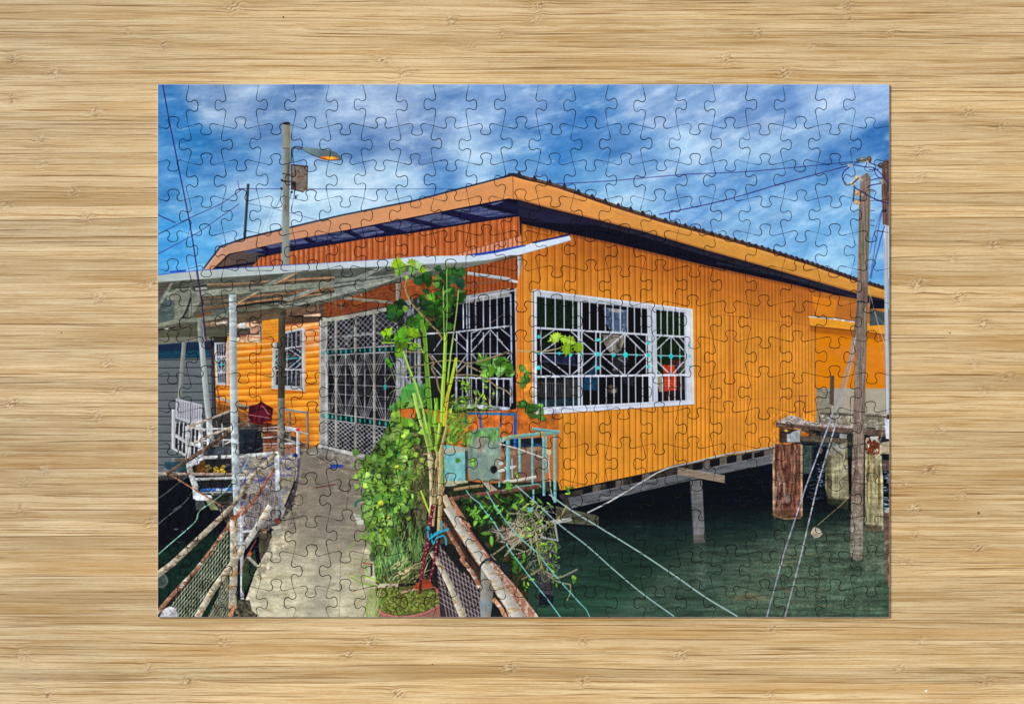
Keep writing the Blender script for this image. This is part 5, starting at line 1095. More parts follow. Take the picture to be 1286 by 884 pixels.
def paint_right_plants():
    R = random.Random(55)
    C3 = [(120,176,50),(96,150,50),(150,200,60),(70,120,50),(84,140,44)]
    F('G2')
    leaves(P(770,400, 900,390, 900,540, 800,520), 12, [(140,190,50),(110,160,40),(84,130,40)], 2.6, 4.6, R, OVAL); leaves(P(900,490, 960,490, 1060,600, 950,660, 900,580), 7, [(150,196,40),(120,170,40)], 3, 5, R, OVAL); leaves(P(1000,420, 1100,430, 1180,540, 1170,600, 1060,580), 10, C3, 2.4, 4.2, R, OVAL)
    leaves(P(950,220, 1200,190, 1300,250, 1310,350, 1180,350, 1080,420, 1000,340), 26, [(104,160,60),(84,136,40),(120,172,90),(60,110,34)], 5, 8.5, R); leaves(P(940,160, 990,160, 1000,210), 2, C3, 3, 5, R, OVAL)
    poly(P(660,600, 860,600, 870,884, 650,884), (70,100,40), .55, n=.6, sx=3, sy=5)
    leaves(P(670,580, 850,560, 880,700, 850,860, 660,850), 44, C3+[(170,190,60)], 2.2, 4.6, R, OVAL)
    leaves(P(900,640, 1200,640, 1180,760, 900,760), 14, C3, 2, 3.6, R, OVAL)
    for k in range(22): x = R.uniform(680,1180); y = R.uniform(600,800); curve(P(x,y, x+R.uniform(-20,20),y-60, x+R.uniform(-40,40),y-110), .8, R.choice([(120,130,70),(150,140,90),(90,110,60)]), .8)
    F('G3'); leaves(P(0,20, 200,20, 220,230, 0,230), 26, C3, 2.4, 5, R, OVAL); 
    for k in range(40): x = R.uniform(0,230); y = R.uniform(40,220); line([P(x,y)[0], P(x+R.uniform(-60,60),y+R.uniform(-60,40))[0]], 1.0, R.choice(C3), .7)
    leaf(*P(120,380)[0], 4.2, 1.6, (70,130,40), R); leaves(P(210,370, 320,370, 300,440, 220,440), 4, C3, 2.4, 3.6, R); leaves(P(60,320, 110,330, 100,390), 2, C3, 3, 4, R)
    # trailing creeper at the wall corner
    F('C3'); leaves(P(0,210, 60,210, 110,370, 70,380, 0,290), 9, [(84,136,50),(60,110,40),(104,156,60)], 4, 6.5, R); leaves(P(0,420, 60,450, 170,460, 175,560, 110,580, 80,520, 0,470), 16, [(70,120,50),(54,100,40),(100,150,70)], 3.6, 5.6, R)
    # hanging vine leaf cluster before the window
    curve(P(0,105, 160,110, 280,85), 1.6, (170,160,120), 1)
    G9 = [(160,200,40),(140,190,40),(170,206,70)]
    for (x, y, r, t) in ((235,25,7.5,2.6),(300,30,6,1.6),(345,40,8,.3),(320,95,9,1.7),(395,85,8,1.3),(260,10,6,2)): leaf(*P(x,y)[0], r, t, R.choice(G9), R, MAPLE, 1.1)
    mottle([(560,480),(710,440),(710,530),(560,600)], .35, 5, 6, 9)
    # turquoise fence
    F('G3'); tq = (110,180,186)
    for x, y0, y1, w_ in ((625,170,650,5.0),(742,165,500,3.2),(870,150,620,2.8),(985,140,740,3.4),(1012,140,500,2.2),(1097,130,810,3.8),(535,500,650,2.6),(880,640,780,2.4)): line(P(x,y0, x+3,y1), w_, tq, 1, hi=.18, n=.12, c2=(140,190,180), thr=.3)
    line(P(545,185, 650,150, 960,115, 1140,98), 5.0, (122,176,170), 1, hi=.2, n=.14, c2=(170,150,90), thr=.3); line(P(870,65, 1000,80, 1145,98), 3.6, (112,170,176), 1, hi=.2, n=.12); line(P(560,200, 590,150), 4, (150,190,186), .9)
    curve(P(545,220, 700,260, 860,315, 1000,370, 1040,420), 2.0, (206,198,186), 1, hi=.15); curve(P(665,370, 668,560), 1.6, (180,186,186), .9); line(P(1040,300, 1035,440, 1060,700, 1080,780), 1.6, (180,186,190), .9)
    poly(P(1015,270, 1060,280, 1060,320, 1035,330, 1010,310), (196,188,150), 1, n=.1)
    line(P(570,600, 690,590, 910,550), 3.6, (206,204,196), 1, n=.1, hi=.15)
    line(P(80,680, 250,650, 370,640), 3.6, (160,136,96), 1, hi=.2, n=.15); line(P(30,780, 250,740, 480,710, 700,680, 960,640), 5.4, (116,76,66), 1, hi=.24, n=.2, c2=(90,56,50), thr=.2); poly(P(360,600, 420,600, 520,680, 440,700), (176,166,146), 1, n=.15); line(P(370,600, 540,580), 3, (110,106,90), 1, n=.2)
    line(P(560,690, 700,650, 930,620, 960,650), 1.6, (110,170,150), .9); line(P(650,180, 600,560), .01, tq, .01)
    # leaves of the lower tangle
    F('G3'); leaves(P(130,740, 700,700, 980,700, 980,884, 100,884), 40, GD+[(70,120,40),(84,136,44)], 3.4, 6, R, OVAL); leaves(P(600,560, 760,480, 780,620, 620,680), 6, [(110,170,60),(90,150,50)], 5, 7.5, R, OVAL); leaves(P(700,700, 800,700, 780,820, 700,800), 4, C3, 5, 7, R, OVAL)
    leaves(P(1180,660, 1286,650, 1286,740, 1200,720), 5, C3, 2.6, 4.4, R, OVAL)
    F('G4'); leaves(P(60,0, 480,0, 480,130, 300,180, 200,120, 100,60), 34, [(80,140,44),(60,110,40),(110,170,60),(50,90,34)], 3.6, 7, R, OVAL)
    leaf(*P(165,125)[0], 7.5, -1.2, (120,180,70), R, OVAL); leaf(*P(240,210)[0], 8, 0, (104,160,60), R, OVAL, 1.1); leaf(*P(285,260)[0], 8.5, 1.5, (110,160,60), R, OVAL); leaf(*P(200,100)[0], 6, 1.2, (90,150,50), R, OVAL)
    leaves(P(440,320, 560,320, 560,480, 450,530), 8, [(60,110,40),(84,136,50)], 5, 8, R, OVAL)
    poly(P(300,430, 440,460, 430,520, 330,520), (30,34,40), .8, n=.5)
    # nest-like basket of dry vines
    ell(*P(420,215)[0], 17, 12, (96,72,60), .95, n=.4, sx=2, sy=2); 
    for k in range(46):
        x = 420+R.gauss(0,70); y = 200+R.gauss(0,50); curve(P(x,y, x+R.uniform(-60,60),y+R.uniform(-40,40), x+R.uniform(-110,110),y+R.uniform(-50,50)), R.uniform(.5,1.2), R.choice([(176,170,156),(140,130,116),(110,96,84),(196,190,176)]), .75)
    for k in range(110):
        x = R.uniform(480,740); y = R.uniform(-40,300); curve(P(x,y, x+R.uniform(-60,50),y+R.uniform(10,60), x+R.uniform(-90,60),y+R.uniform(40,130)), R.uniform(.5,1.3), R.choice([(180,176,160),(150,140,110),(120,110,96),(196,190,160),(130,150,80)]), .75)
    leaves(P(480,-40, 760,-40, 740,200, 560,260), 26, [(96,140,60),(130,176,70),(70,110,46),(150,190,90)], 2.4, 4.6, R, OVAL)
    for k in range(60):
        x = R.uniform(560,800); y = R.uniform(200,520); curve(P(x,y, x+R.uniform(-40,40),y+R.uniform(10,40), x+R.uniform(-70,70),y+R.uniform(30,90)), R.uniform(.4,.9), R.choice([(170,166,150),(130,120,104),(120,150,80),(190,184,160)]), .7)
    leaves(P(640,260, 800,300, 830,560, 700,560), 12, [(120,170,70),(96,140,50)], 2.2, 4, R, OVAL)
    for (p_, w_, c) in (((390,380, 480,290, 600,200, 700,150),2.2,(160,156,140)),((630,120, 630,240, 645,380, 670,470),2.6,(176,166,110)),((860,0, 820,70, 750,140),2,(166,150,90)),((680,470, 600,520, 520,560),2,(150,130,90)),((700,500, 800,545, 880,515, 940,485),2.0,(150,140,124)),((720,530, 800,580, 890,600),1.8,(150,146,120)),((890,600, 890,660, 865,720),1.4,(150,160,90)),((580,470, 590,430, 640,410),1.4,(120,120,112)),((280,370, 330,430, 350,460),1.6,(150,140,120)),((300,370, 400,300, 460,260),2,(150,140,120)),((660,240, 780,260, 790,250, 770,120),2.6,(160,166,160)),((780,130, 900,105),2.8,(176,180,180)),((570,220, 600,320, 610,340),1.6,(180,170,120)),((650,260, 660,400, 690,520),1.4,(120,150,60))): curve(P(*p_), w_, c, .95, hi=.15)
    leaves(P(660,280, 760,270, 780,360, 800,460, 800,540, 700,470), 12, C3, 2.6, 5, R, OVAL); leaves(P(690,90, 710,160, 540,250, 480,200), 6, [(150,196,70),(170,206,90)], 3, 5.5, R, OVAL); leaves(P(880,540, 920,540, 910,610, 880,600), 3, C3, 3, 4.5, R); leaves(P(540,560, 610,560, 600,620, 520,650), 5, C3, 3, 4.5, R, OVAL); leaf(*P(775,320)[0], 5, 1.2, (110,160,60), R, OVAL); leaves(P(755,570, 790,570, 790,620), 2, C3, 3, 4, R, OVAL)
    curve(P(690,290, 740,270, 780,300, 780,350), 2.0, (110,160,60), .9)
    poly(P(560,20, 610,0, 600,45, 570,45), (110,180,190), .9)

def paint_near_rail():
    R = random.Random(66)
    F('E8'); 
    # mesh under right rail
    m = P(770,230, 810,240, 975,430, 975,860, 900,860, 780,420)
    mm = P(760,330, 830,260, 975,440, f='E8')+P(0,320, 70,400, 200,600, 200,850, 0,850, f='G4')+P(975,860, 830,860, 820,700, f='E8')
    mesh = [(547,680),(556,676),(575,700),(601,735),(604,777),(588,777),(560,720)]
    allm = P(800,290, 975,520, f='E8')+P(80,500, 200,640, 215,700, 205,850, 0,850, f='G4')+[(553,777),(549,720),(551,690)]
    poly(allm, (58,44,50), 1, n=.25)
    with clip(allm):
        for k in range(24): line([(540+k*4.0,660),(562+k*4.0,780)], 1.0, (170,164,164), .85); line([(540,650+k*6.0-40),(620,700+k*6.0-40)], .8, (186,180,178), .8)
    poly(P(780,100, 830,0, 850,30, 900,150, 975,260, 975,300, 850,150, f='E8')+P(60,300, 200,500, 200,570, 100,430, 0,250, f='G4'), (62,44,34), .95, n=.25, sx=3, sy=12)
    rr = (158,108,84)
    # lower pale diagonal tube
    line(P(740,350, 820,480, 900,640, 985,850, f='E8'), 6.0, (196,190,170), 1, hi=.22, n=.14, c2=(170,140,100), thr=.3, w2=10); 
    # middle rusty angle
    line(P(835,130, 900,250, 985,390, f='E8')+P(60,410, 140,510, 200,620, f='G4'), 4.6, rr, 1, hi=.18, n=.2, c2=(206,190,174), thr=.25, w2=6.0)
    line([(572,657),(566,648)], 4, rr, 1)
    # upper thick tube with rust flank
    F('G4'); poly(P(-20,0, 20,0, 60,80, 200,290, 330,460, 480,620, 655,855, 420,855, 390,780, 270,600, 190,460, 110,340, 0,170, -20,120), (164,114,92), 1, n=.16, c2=(210,196,184), thr=.22, sx=4, sy=4)
    line([(557,622),(566,640),(575,658)], 8.0, (198,186,156), 1, hi=.16, n=.14); line([(565,624),(575,640),(590,662)], 4.0, (170,116,90), 1, n=.25, c2=(206,190,170), thr=.2)
    line(P(-60,10, 30,150, 150,320, 240,450, 360,640, 500,860), 8.6, (196,194,186), 1, hi=.16, n=.12, w2=15, c2=(186,164,130), thr=.35, sx=12, sy=4); line(P(60,100, 170,250, 285,405), 1.2, (120,60,50), .8); line(P(285,400, 480,640, 640,850), .8, (230,210,200), .6)
    line(P(300,440, 420,620, 560,850), 1.2, (130,96,80), .7)
    poly(P(205,470, 300,620, 300,700, 280,850, 205,850, 200,700), (150,150,142), 1, n=.12, g=((96,96,92),(607,760),(620,760))); poly(P(300,640, 350,720, 410,850, 380,850, 300,720), (34,30,28), .95, n=.2)
    line(P(300,710, 360,780, 395,855), 5.4, (190,140,110), 1, n=.2, c2=(214,200,190), thr=.2)
    for (p_) in ((200,740, 240,720, 280,760, 270,800),(205,750, 250,735, 265,780),(210,760, 250,750, 262,800),(200,700, 205,850),(215,760, 220,850)): curve(P(*p_), 1.3, (120,146,170), .95)
    # black straps
    curve(P(195,490, 205,450, 240,415, 280,405, 330,440, 400,460, 430,480), 2.6, (34,36,44), .95, n=.2); ell(*P(262,410)[0], 5, 2, (60,60,70), .9, n=.2); curve(P(280,410, 330,430, 380,470), 2.6, (30,32,40), .95); line(P(40,80, 70,95, 110,120), 2.4, (30,26,30), .9)
    poly(P(340,440, 440,450, 430,500, 390,500), (44,48,56), .8, n=.4)

def paint_lines():
    t = (120,196,196)
    def rope(p_, w_, f=None): curve(P(*p_, f=f), w_, (60,110,112), .5); curve([(x-.3,y-.3) for x,y in P(*p_, f=f)], w_*.8, t, .95)
    rope((205,0, 300,120, 345,190, 430,340, 520,460, 600,570, 720,720, 815,850), 1.7, 'G4')
    rope((315,0, 400,120, 520,255, 640,360, 700,440, 790,550, 880,650, 975,755), 1.6, 'G4')
    rope((975,755, 1010,790, 1040,850), 1.4, 'G4')
    rope((205,690, 260,760, 340,820, 380,880), 1.6, 'G3'); rope((410,690, 440,750, 500,850, 530,884), 1.6, 'G3')
    # ropes over water (H3 frame)
    F('H3')
    curve(P(20,440, 90,500, 165,570, 250,635, 340,715, 430,790, 535,866), 1.6, (150,186,186), .95)
    curve(P(130,470, 200,520, 290,575, 420,655, 540,735, 640,805, 742,866), 1.8, (160,190,188), .95)

def paint():
    paint_sky(); wires(); paint_roof(); paint_wall()
    paint_orange_left(); paint_canopy()
    paint_grille(); paint_below(); paint_window()
    paint_left_deck(); paint_walk()
    paint_right(); paint_lamp(); paint_canopy_edge(); paint_posts()
    curve([(204,106),(212,150),(225,215),(238,280),(246,330),(252,370),(258,425)], 1.5, (40,30,104), .9); line([(246,340),(254,385),(260,432)], 1.1, (70,36,44), .8)
    mottle([(197,350),(500,335),(650,325),(560,350),(402,400),(197,425)], .30, 14, 4, 6, -.15); mottle([(197,350),(500,335),(650,325),(560,350),(402,400),(197,425)], .22, 3, 2, 7)
    mottle([(245,520),(375,530),(378,660),(300,777),(197,777),(197,600)], .38, 6, 6, 12); mottle([(245,520),(375,530),(378,660),(300,777),(197,777),(197,600)], .25, 2.4, 2.4, 13)
    mottle([(300,777),(352,655),(385,560),(470,590),(460,777)], .16, 12, 5, 14); mottle([(300,777),(352,655),(385,560),(470,590),(460,777)], .06, 2.2, 1.6, 15)
    mottle([(965,515),(1118,515),(1118,777),(965,777)], .30, 5, 8, 16); mottle([(965,515),(1118,515),(1118,777),(965,777)], .22, 2.2, 2.2, 17)
    poly([(860,690),(1118,640),(1118,777),(760,777)], (104,112,98), .30, n=.5, sx=22, sy=2.4, blur=14); mottle([(690,610),(1118,560),(1118,777),(660,777)], .30, 34, 4.2, 18); mottle([(690,610),(1118,560),(1118,777),(660,777)], .08, 9, 2.4, 19)
    mottle([(655,280),(1025,370),(1025,560),(700,615)], .09, 16, 60, 20); mottle([(655,280),(1025,370),(1025,560),(700,615)], .06, 30, 20, 21)
    mottle([(400,395),(650,360),(650,520),(400,580)], .30, 9, 9, 22); mottle([(262,395),(402,395),(402,570),(262,560)], .16, 20, 5, 23)
    paint_right_plants(); paint_plant(); paint_stalk_fill(); paint_near_rail(); paint_stalks(); paint_lines()
    # the softness, sharpening halo and grain of a printed photograph
    def blur3(k):
        k = (np.roll(k,1,0)+2*k+np.roll(k,-1,0))/4; return (np.roll(k,1,1)+2*k+np.roll(k,-1,1))/4
    k = blur3(IMG); b = blur3(blur3(blur3(blur3(k))))
    IMG[:] = k+(k-b)*.75
    Y, X = np.mgrid[0:CH, 0:CW].astype(np.float32)
    g = .030*fbm(X/2.6, Y/2.6, 2, 77)+.035*fbm(X/11, Y/11, 3, 17)+.025*fbm(X/46, Y/46, 2, 27)
    IMG[:] = np.clip(IMG*(1+g[..., None])+.008*fbm(X/3, Y/3, 2, 91)[..., None], 0, 1)
# ------------------------------------------------------------------ scene
U = 0.0005                                           # metres per photo pixel
T = 0.0021                                           # thickness of the board
CAMZ = 1.15
def wx(x): return (x-643)*U
def wy(y): return (442-y)*U
KP = (CAMZ-T)/CAMZ                                   # the print lies a little nearer to the camera than the table
scene = bpy.context.scene
col = scene.collection
rnd = random.Random(1234)

def new_mat(name):
    m = bpy.data.materials.new(name); m.use_nodes = True
    nt = m.node_tree
    for n in list(nt.nodes): nt.nodes.remove(n)
    out = nt.nodes.new('ShaderNodeOutputMaterial'); b = nt.nodes.new('ShaderNodeBsdfPrincipled')
    nt.links.new(b.outputs[0], out.inputs[0])
    return m, nt, b
class NB:
    """tiny helper for wiring shader nodes"""
    def __init__(s, nt): s.nt = nt
    def _in(s, sock, v):
        if hasattr(v, 'is_output') or isinstance(v, bpy.types.NodeSocket): s.nt.links.new(v, sock)
        elif v is not None: sock.default_value = v
    def math(s, op, a, b=None, c=None, clamp=False):
        n = s.nt.nodes.new('ShaderNodeMath'); n.operation = op; n.use_clamp = clamp
        s._in(n.inputs[0], a); s._in(n.inputs[1], b)
        if c is not None: s._in(n.inputs[2], c)
        return n.outputs[0]
    def comb(s, x, y, z):
        n = s.nt.nodes.new('ShaderNodeCombineXYZ')
        for i, v in enumerate((x, y, z)): s._in(n.inputs[i], v)
        return n.outputs[0]
    def noise(s, v, scale=1.0, detail=2.0, rough=.5):
        n = s.nt.nodes.new('ShaderNodeTexNoise'); s._in(n.inputs['Vector'], v)
        n.inputs['Scale'].default_value = scale; n.inputs['Detail'].default_value = detail; n.inputs['Roughness'].default_value = rough
        return n.outputs['Fac']
    def white(s, v):
        n = s.nt.nodes.new('ShaderNodeTexWhiteNoise'); n.noise_dimensions = '1D'; s._in(n.inputs['W'], v); return n.outputs['Value']
    def ramp(s, f, a, b):
        n = s.nt.nodes.new('ShaderNodeMapRange'); n.clamp = True; n.interpolation_type = 'SMOOTHSTEP'; s._in(n.inputs[0], f); n.inputs[1].default_value = a; n.inputs[2].default_value = b
        return n.outputs[0]
    def mix(s, f, a, b, mode='MIX'):
        n = s.nt.nodes.new('ShaderNodeMix'); n.data_type = 'RGBA'; n.blend_type = mode
        s._in(n.inputs[0], f); s._in(n.inputs[6], a); s._in(n.inputs[7], b)
        return n.outputs[2]
def lin(r, g, b):
    return tuple(((v/255)/12.92 if v/255 <= .04045 else ((v/255+.055)/1.055)**2.4) for v in (r, g, b))+(1.0,)

# --- bamboo tabletop: lamellae about 16.6 photo pixels high, fibres along x, nodes at the photograph's places
KNOTS = [(295,5),(292,16),(160,37),(206,58),(17,72),(68,98),(676,3),(674,18),(566,32),(631,45),(591,58),(480,72),(508,87),(500,100),(1062,3),(1066,20),(953,35),(1118,45),(1020,57),(913,72),(985,90),(895,102),
 (14,122),(120,140),(50,172),(55,204),(92,237),(10,255),(108,273),(188,355),(125,370),(135,453),(146,485),(15,500),(122,518),(190,535),(0,565),(56,585),(32,603),(25,632),(188,648),
 (1215,142),(1258,158),(1155,188),(1156,220),(1249,302),(1195,320),(1153,352),(1205,368),(1235,400),(1223,450),(1265,467),(1237,485),(1182,532),(1167,585),(1135,612),(1208,625),(1150,642),(1151,670),(1228,690),(1140,705),
 (280,812),(28,827),(186,845),(236,858),(60,877),(465,797),(732,810),(437,830),(640,843),(732,860),(500,876),(855,827),(970,792),(1158,807),(1130,838),(1238,855),(967,876)]
ROW = 16.6
kn = []
for kx, ky in KNOTS: kn.append((kx, (math.floor(ky/ROW)+.5)*ROW, rnd.uniform(.45, 1.1)))
for i in range(900):                                 # beyond the frame the board goes on the same way
    kx, ky = rnd.uniform(-1400, 2700), (rnd.randrange(-60, 112)+.5)*ROW
    if -30 < kx < 1316 and -20 < ky < 905: continue
    kn.append((kx, ky, rnd.uniform(.5, 1.1)))
xs = np.concatenate([np.arange(-1560, -24, 64.0), np.arange(-24, 1312, 3.0), np.arange(1312, 2850, 64.0)])
ys = np.concatenate([np.arange(-1100, -16, 60.0), np.arange(-16, 900, 2.2), np.arange(900, 1980, 60.0)])
GX, GY = np.meshgrid(xs, ys)
warp = np.zeros(GX.shape, np.float32); mask = np.zeros(GX.shape, np.float32); glow = np.zeros(GX.shape, np.float32)
for kx, ky, ks in kn:
    i0, i1 = np.searchsorted(xs, (kx-70, kx+70)); j0, j1 = np.searchsorted(ys, (ky-24, ky+24))
    if i1 <= i0 or j1 <= j0: continue
    dx = (GX[j0:j1, i0:i1]-kx); dy = (GY[j0:j1, i0:i1]-ky)
    sz = 5.0+4.5*((kx*7.31+ky*3.17) % 1.0)
    e = np.exp(-(dx/18)**2-(dy/8)**2)*ks
    warp[j0:j1, i0:i1] += e*np.sign(dx+.01)*np.abs(dy)*.5*np.tanh(np.abs(dx)/6)+e*.9*np.sin(dx/3.1+kx+dy*.3)
    mask[j0:j1, i0:i1] = np.maximum(mask[j0:j1, i0:i1], np.exp(-(dx/sz)**2-(dy/6.6)**4)*ks)
    glow[j0:j1, i0:i1] = np.maximum(glow[j0:j1, i0:i1], np.exp(-(dx/(sz*2.6))**2-(dy/6.8)**4)*ks*(.45+.55*((kx*3.7) % 1.0)))
# the lamellae do not run perfectly straight
warp += (1.6*fbm(GX/340, GY/40, 2, 4)+.35*fbm(GX/70, GY/12, 2, 12)).astype(np.float32)
ny, nx = GX.shape
verts = np.stack([(GX-643)*U, (442-GY)*U, np.zeros_like(GX)], -1).reshape(-1, 3)
idx = np.arange(nx*ny).reshape(ny, nx)
quads = np.stack([idx[1:, :-1], idx[1:, 1:], idx[:-1, 1:], idx[:-1, :-1]], -1).reshape(-1, 4)
me = bpy.data.meshes.new('tabletop')
me.vertices.add(len(verts)); me.vertices.foreach_set('co', verts.astype(np.float32).ravel())
me.loops.add(quads.size); me.loops.foreach_set('vertex_index', quads.astype(np.int32).ravel())
me.polygons.add(len(quads)); me.polygons.foreach_set('loop_start', np.arange(0, quads.size, 4, dtype=np.int32)); me.polygons.foreach_set('loop_total', np.full(len(quads), 4, np.int32))
me.update(calc_edges=True); me.validate()
for nm, arr in (('warp', warp), ('node', mask), ('halo', glow)):
    at = me.attributes.new(nm, 'FLOAT', 'POINT'); at.data.foreach_set('value', arr.astype(np.float32).ravel())
# give the board its thickness: a skirt and underside
bm = bmesh.new(); bm.from_mesh(me)
be = [e for e in bm.edges if e.is_boundary]
r = bmesh.ops.extrude_edge_only(bm, edges=be)
low = [v for v in r['geom'] if isinstance(v, bmesh.types.BMVert)]
for v in low: v.co.z = -0.03
bmesh.ops.contextual_create(bm, geom=[e for e in bm.edges if e.is_boundary])
bm.normal_update(); bm.to_mesh(me); bm.free()
tab = bpy.data.objects.new('tabletop', me); col.objects.link(tab)
tab['kind'] = 'structure'; tab['label'] = 'pale laminated bamboo tabletop with brown fibre streaks and small nodes'; tab['category'] = 'tabletop'

m, nt, bs = new_mat('bamboo'); N = NB(nt)
tc = nt.nodes.new('ShaderNodeTexCoord'); sp = nt.nodes.new('ShaderNodeSeparateXYZ'); nt.links.new(tc.outputs['Object'], sp.inputs[0])
X = N.math('DIVIDE', sp.outputs[0], U); Yv = N.math('DIVIDE', sp.outputs[1], -U)
X = N.math('ADD', X, 643); Yv = N.math('ADD', Yv, 442)
def attr(nm):
    a = nt.nodes.new('ShaderNodeAttribute'); a.attribute_name = nm; return a.outputs['Fac']
wa, kd, hl = attr('warp'), attr('node'), attr('halo')
Y0 = N.math('ADD', Yv, N.math('MULTIPLY', N.noise(N.comb(N.math('DIVIDE', X, 420), N.math('DIVIDE', Yv, 34), 3.3), 1, 1), 17.0))
row = N.math('FLOOR', N.math('DIVIDE', Y0, ROW)); fr = N.math('FRACT', N.math('DIVIDE', Y0, ROW))
rw = N.white(row); rw2 = N.white(N.math('ADD', row, 71.3))
Yw = N.math('ADD', Yv, wa)
off = N.math('MULTIPLY', rw, 913.0)
def fib(sx, sy, det=2.0, ro=.5, z=0.0):
    return N.noise(N.comb(N.math('ADD', N.math('DIVIDE', X, sx), off), N.math('DIVIDE', Yw, sy), N.math('ADD', N.math('MULTIPLY', row, 3.7), z)), 1, det, ro)
f1 = fib(260, 4.6, 3, .6); f2 = fib(190, 1.35, 2, .7, 9.1); f3 = fib(170, 5.2, 2, .5, 4.4); f4 = fib(5, 1.0, 3, .7, 2.2); f5 = fib(240, 1.7, 2, .6, 17.7); f6 = fib(110, .95, 2, .6, 23.0)
light = lin(226, 201, 158); mid = lin(209, 178, 130); dark = lin(164, 122, 64); deep = lin(118, 78, 34)
c = N.mix(N.ramp(f1, .36, .62), mid, light)
c = N.mix(N.math('MULTIPLY', N.ramp(f3, .52, .70), .55), c, lin(176, 136, 76))
c = N.mix(N.math('MULTIPLY', N.ramp(f6, .53, .68), .30), c, dark)
c = N.mix(N.math('MULTIPLY', N.ramp(f2, .46, .33), .60), c, lin(234, 214, 172))
c = N.mix(N.math('MULTIPLY', N.ramp(f2, .585, .62), .55), c, dark)
c = N.mix(N.math('MULTIPLY', N.ramp(f5, .615, .645), .80), c, deep)
c = N.mix(N.math('MULTIPLY', N.ramp(f4, .30, .70), .22), c, dark)
f7 = fib(52, 1.05, 3, .7, 41.0); f8 = fib(60, 1.3, 3, .7, 53.0)
c = N.mix(N.math('MULTIPLY', N.ramp(f7, .585, .625), .50), c, lin(150, 104, 48))
c = N.mix(N.math('MULTIPLY', N.ramp(f8, .40, .365), .45), c, lin(236, 216, 178))
# some lamellae are a deeper honey colour
c = N.mix(N.math('MULTIPLY', N.ramp(N.noise(N.comb(N.math('DIVIDE', X, 420), N.math('MULTIPLY', row, 9.3), 8.0), 1, 2), .50, .68), .42), c, lin(172, 128, 66))
# lamella tone, and the thin joint between lamellae
tone = N.math('ADD', N.math('MULTIPLY', N.math('SUBTRACT', rw2, .5), .26), 1.02)
tone = N.math('MULTIPLY', tone, N.math('ADD', N.math('MULTIPLY', N.math('SUBTRACT', N.noise(N.comb(N.math('DIVIDE', X, 160), N.math('MULTIPLY', row, 5.1), 0.0), 1, 2), .5), .30), 1.0))
edge = N.ramp(N.math('ABSOLUTE', N.math('SUBTRACT', fr, .03)), .05, .01)
jn = N.ramp(N.noise(N.comb(N.math('DIVIDE', X, 130), N.math('MULTIPLY', row, 7.7), 5.0), 1, 1), .38, .60)
c = N.mix(N.math('MULTIPLY', N.math('MULTIPLY', edge, jn), .80), c, deep)
edge2 = N.ramp(N.math('ABSOLUTE', N.math('SUBTRACT', fr, .13)), .07, .0)
c = N.mix(N.math('MULTIPLY', N.math('MULTIPLY', edge2, jn), .35), c, lin(230, 208, 168))
# nodes: crumpled pale and brown texture
k1 = N.noise(N.comb(N.math('DIVIDE', X, 5.6), N.math('DIVIDE', N.math('ADD', Yw, N.math('MULTIPLY', X, .35)), 2.1), 0.0), 1, 4, .65)
kc = N.mix(N.ramp(k1, .42, .56), lin(126, 86, 40), lin(236, 212, 172))
c = N.mix(N.math('MULTIPLY', kd, .78, clamp=True), c, kc)
c = N.mix(N.math('MULTIPLY', N.math('MULTIPLY', hl, N.ramp(fib(40, 2.2, 3, .6, 31.0), .46, .60)), .80, clamp=True), c, lin(150, 108, 56))
# left end is a touch greyer, right end a touch yellower, like the board in the photograph
lr = N.ramp(X, 0, 420)
c = N.mix(1.0, c, N.mix(lr, (.90, .93, 1.0, 1), (1.04, 1.04, 1.02, 1)), 'MULTIPLY')
tn = nt.nodes.new('ShaderNodeCombineColor'); 
for i in range(3): nt.links.new(tone, tn.inputs[i])
c = N.mix(1.0, c, tn.outputs[0], 'MULTIPLY')
# a few specks and one dent
def spot(x, y, r, colr, cc):
    d = N.math('SQRT', N.math('ADD', N.math('POWER', N.math('SUBTRACT', X, x), 2.0), N.math('POWER', N.math('SUBTRACT', Yv, y), 2.0)))
    return N.mix(N.ramp(d, r, r*.5), cc, colr)
for (x, y, r_, cl) in ((356,22,1.5,(50,40,20)),(1163,867,1.9,(250,250,246)),(543,834,1.2,(90,66,30)),(1229,644,2.4,(110,90,60)),(1193,418,1.4,(110,84,46)),(77,418,1.3,(110,84,46))): c = spot(x, y, r_, lin(*cl), c)
nt.links.new(c, bs.inputs['Base Color'])
bs.inputs['Roughness'].default_value = .55; bs.inputs['Specular IOR Level'].default_value = .2
bp = nt.nodes.new('ShaderNodeBump'); bp.inputs['Strength'].default_value = .5; bp.inputs['Distance'].default_value = .0003
hgt = N.math('ADD', N.math('ADD', N.math('MULTIPLY', f2, -.8), N.math('MULTIPLY', f4, .35)), N.math('MULTIPLY', N.math('MULTIPLY', k1, kd), .7))
nt.links.new(hgt, bp.inputs['Height']); nt.links.new(bp.outputs[0], bs.inputs['Normal'])
tab.data.materials.append(m)

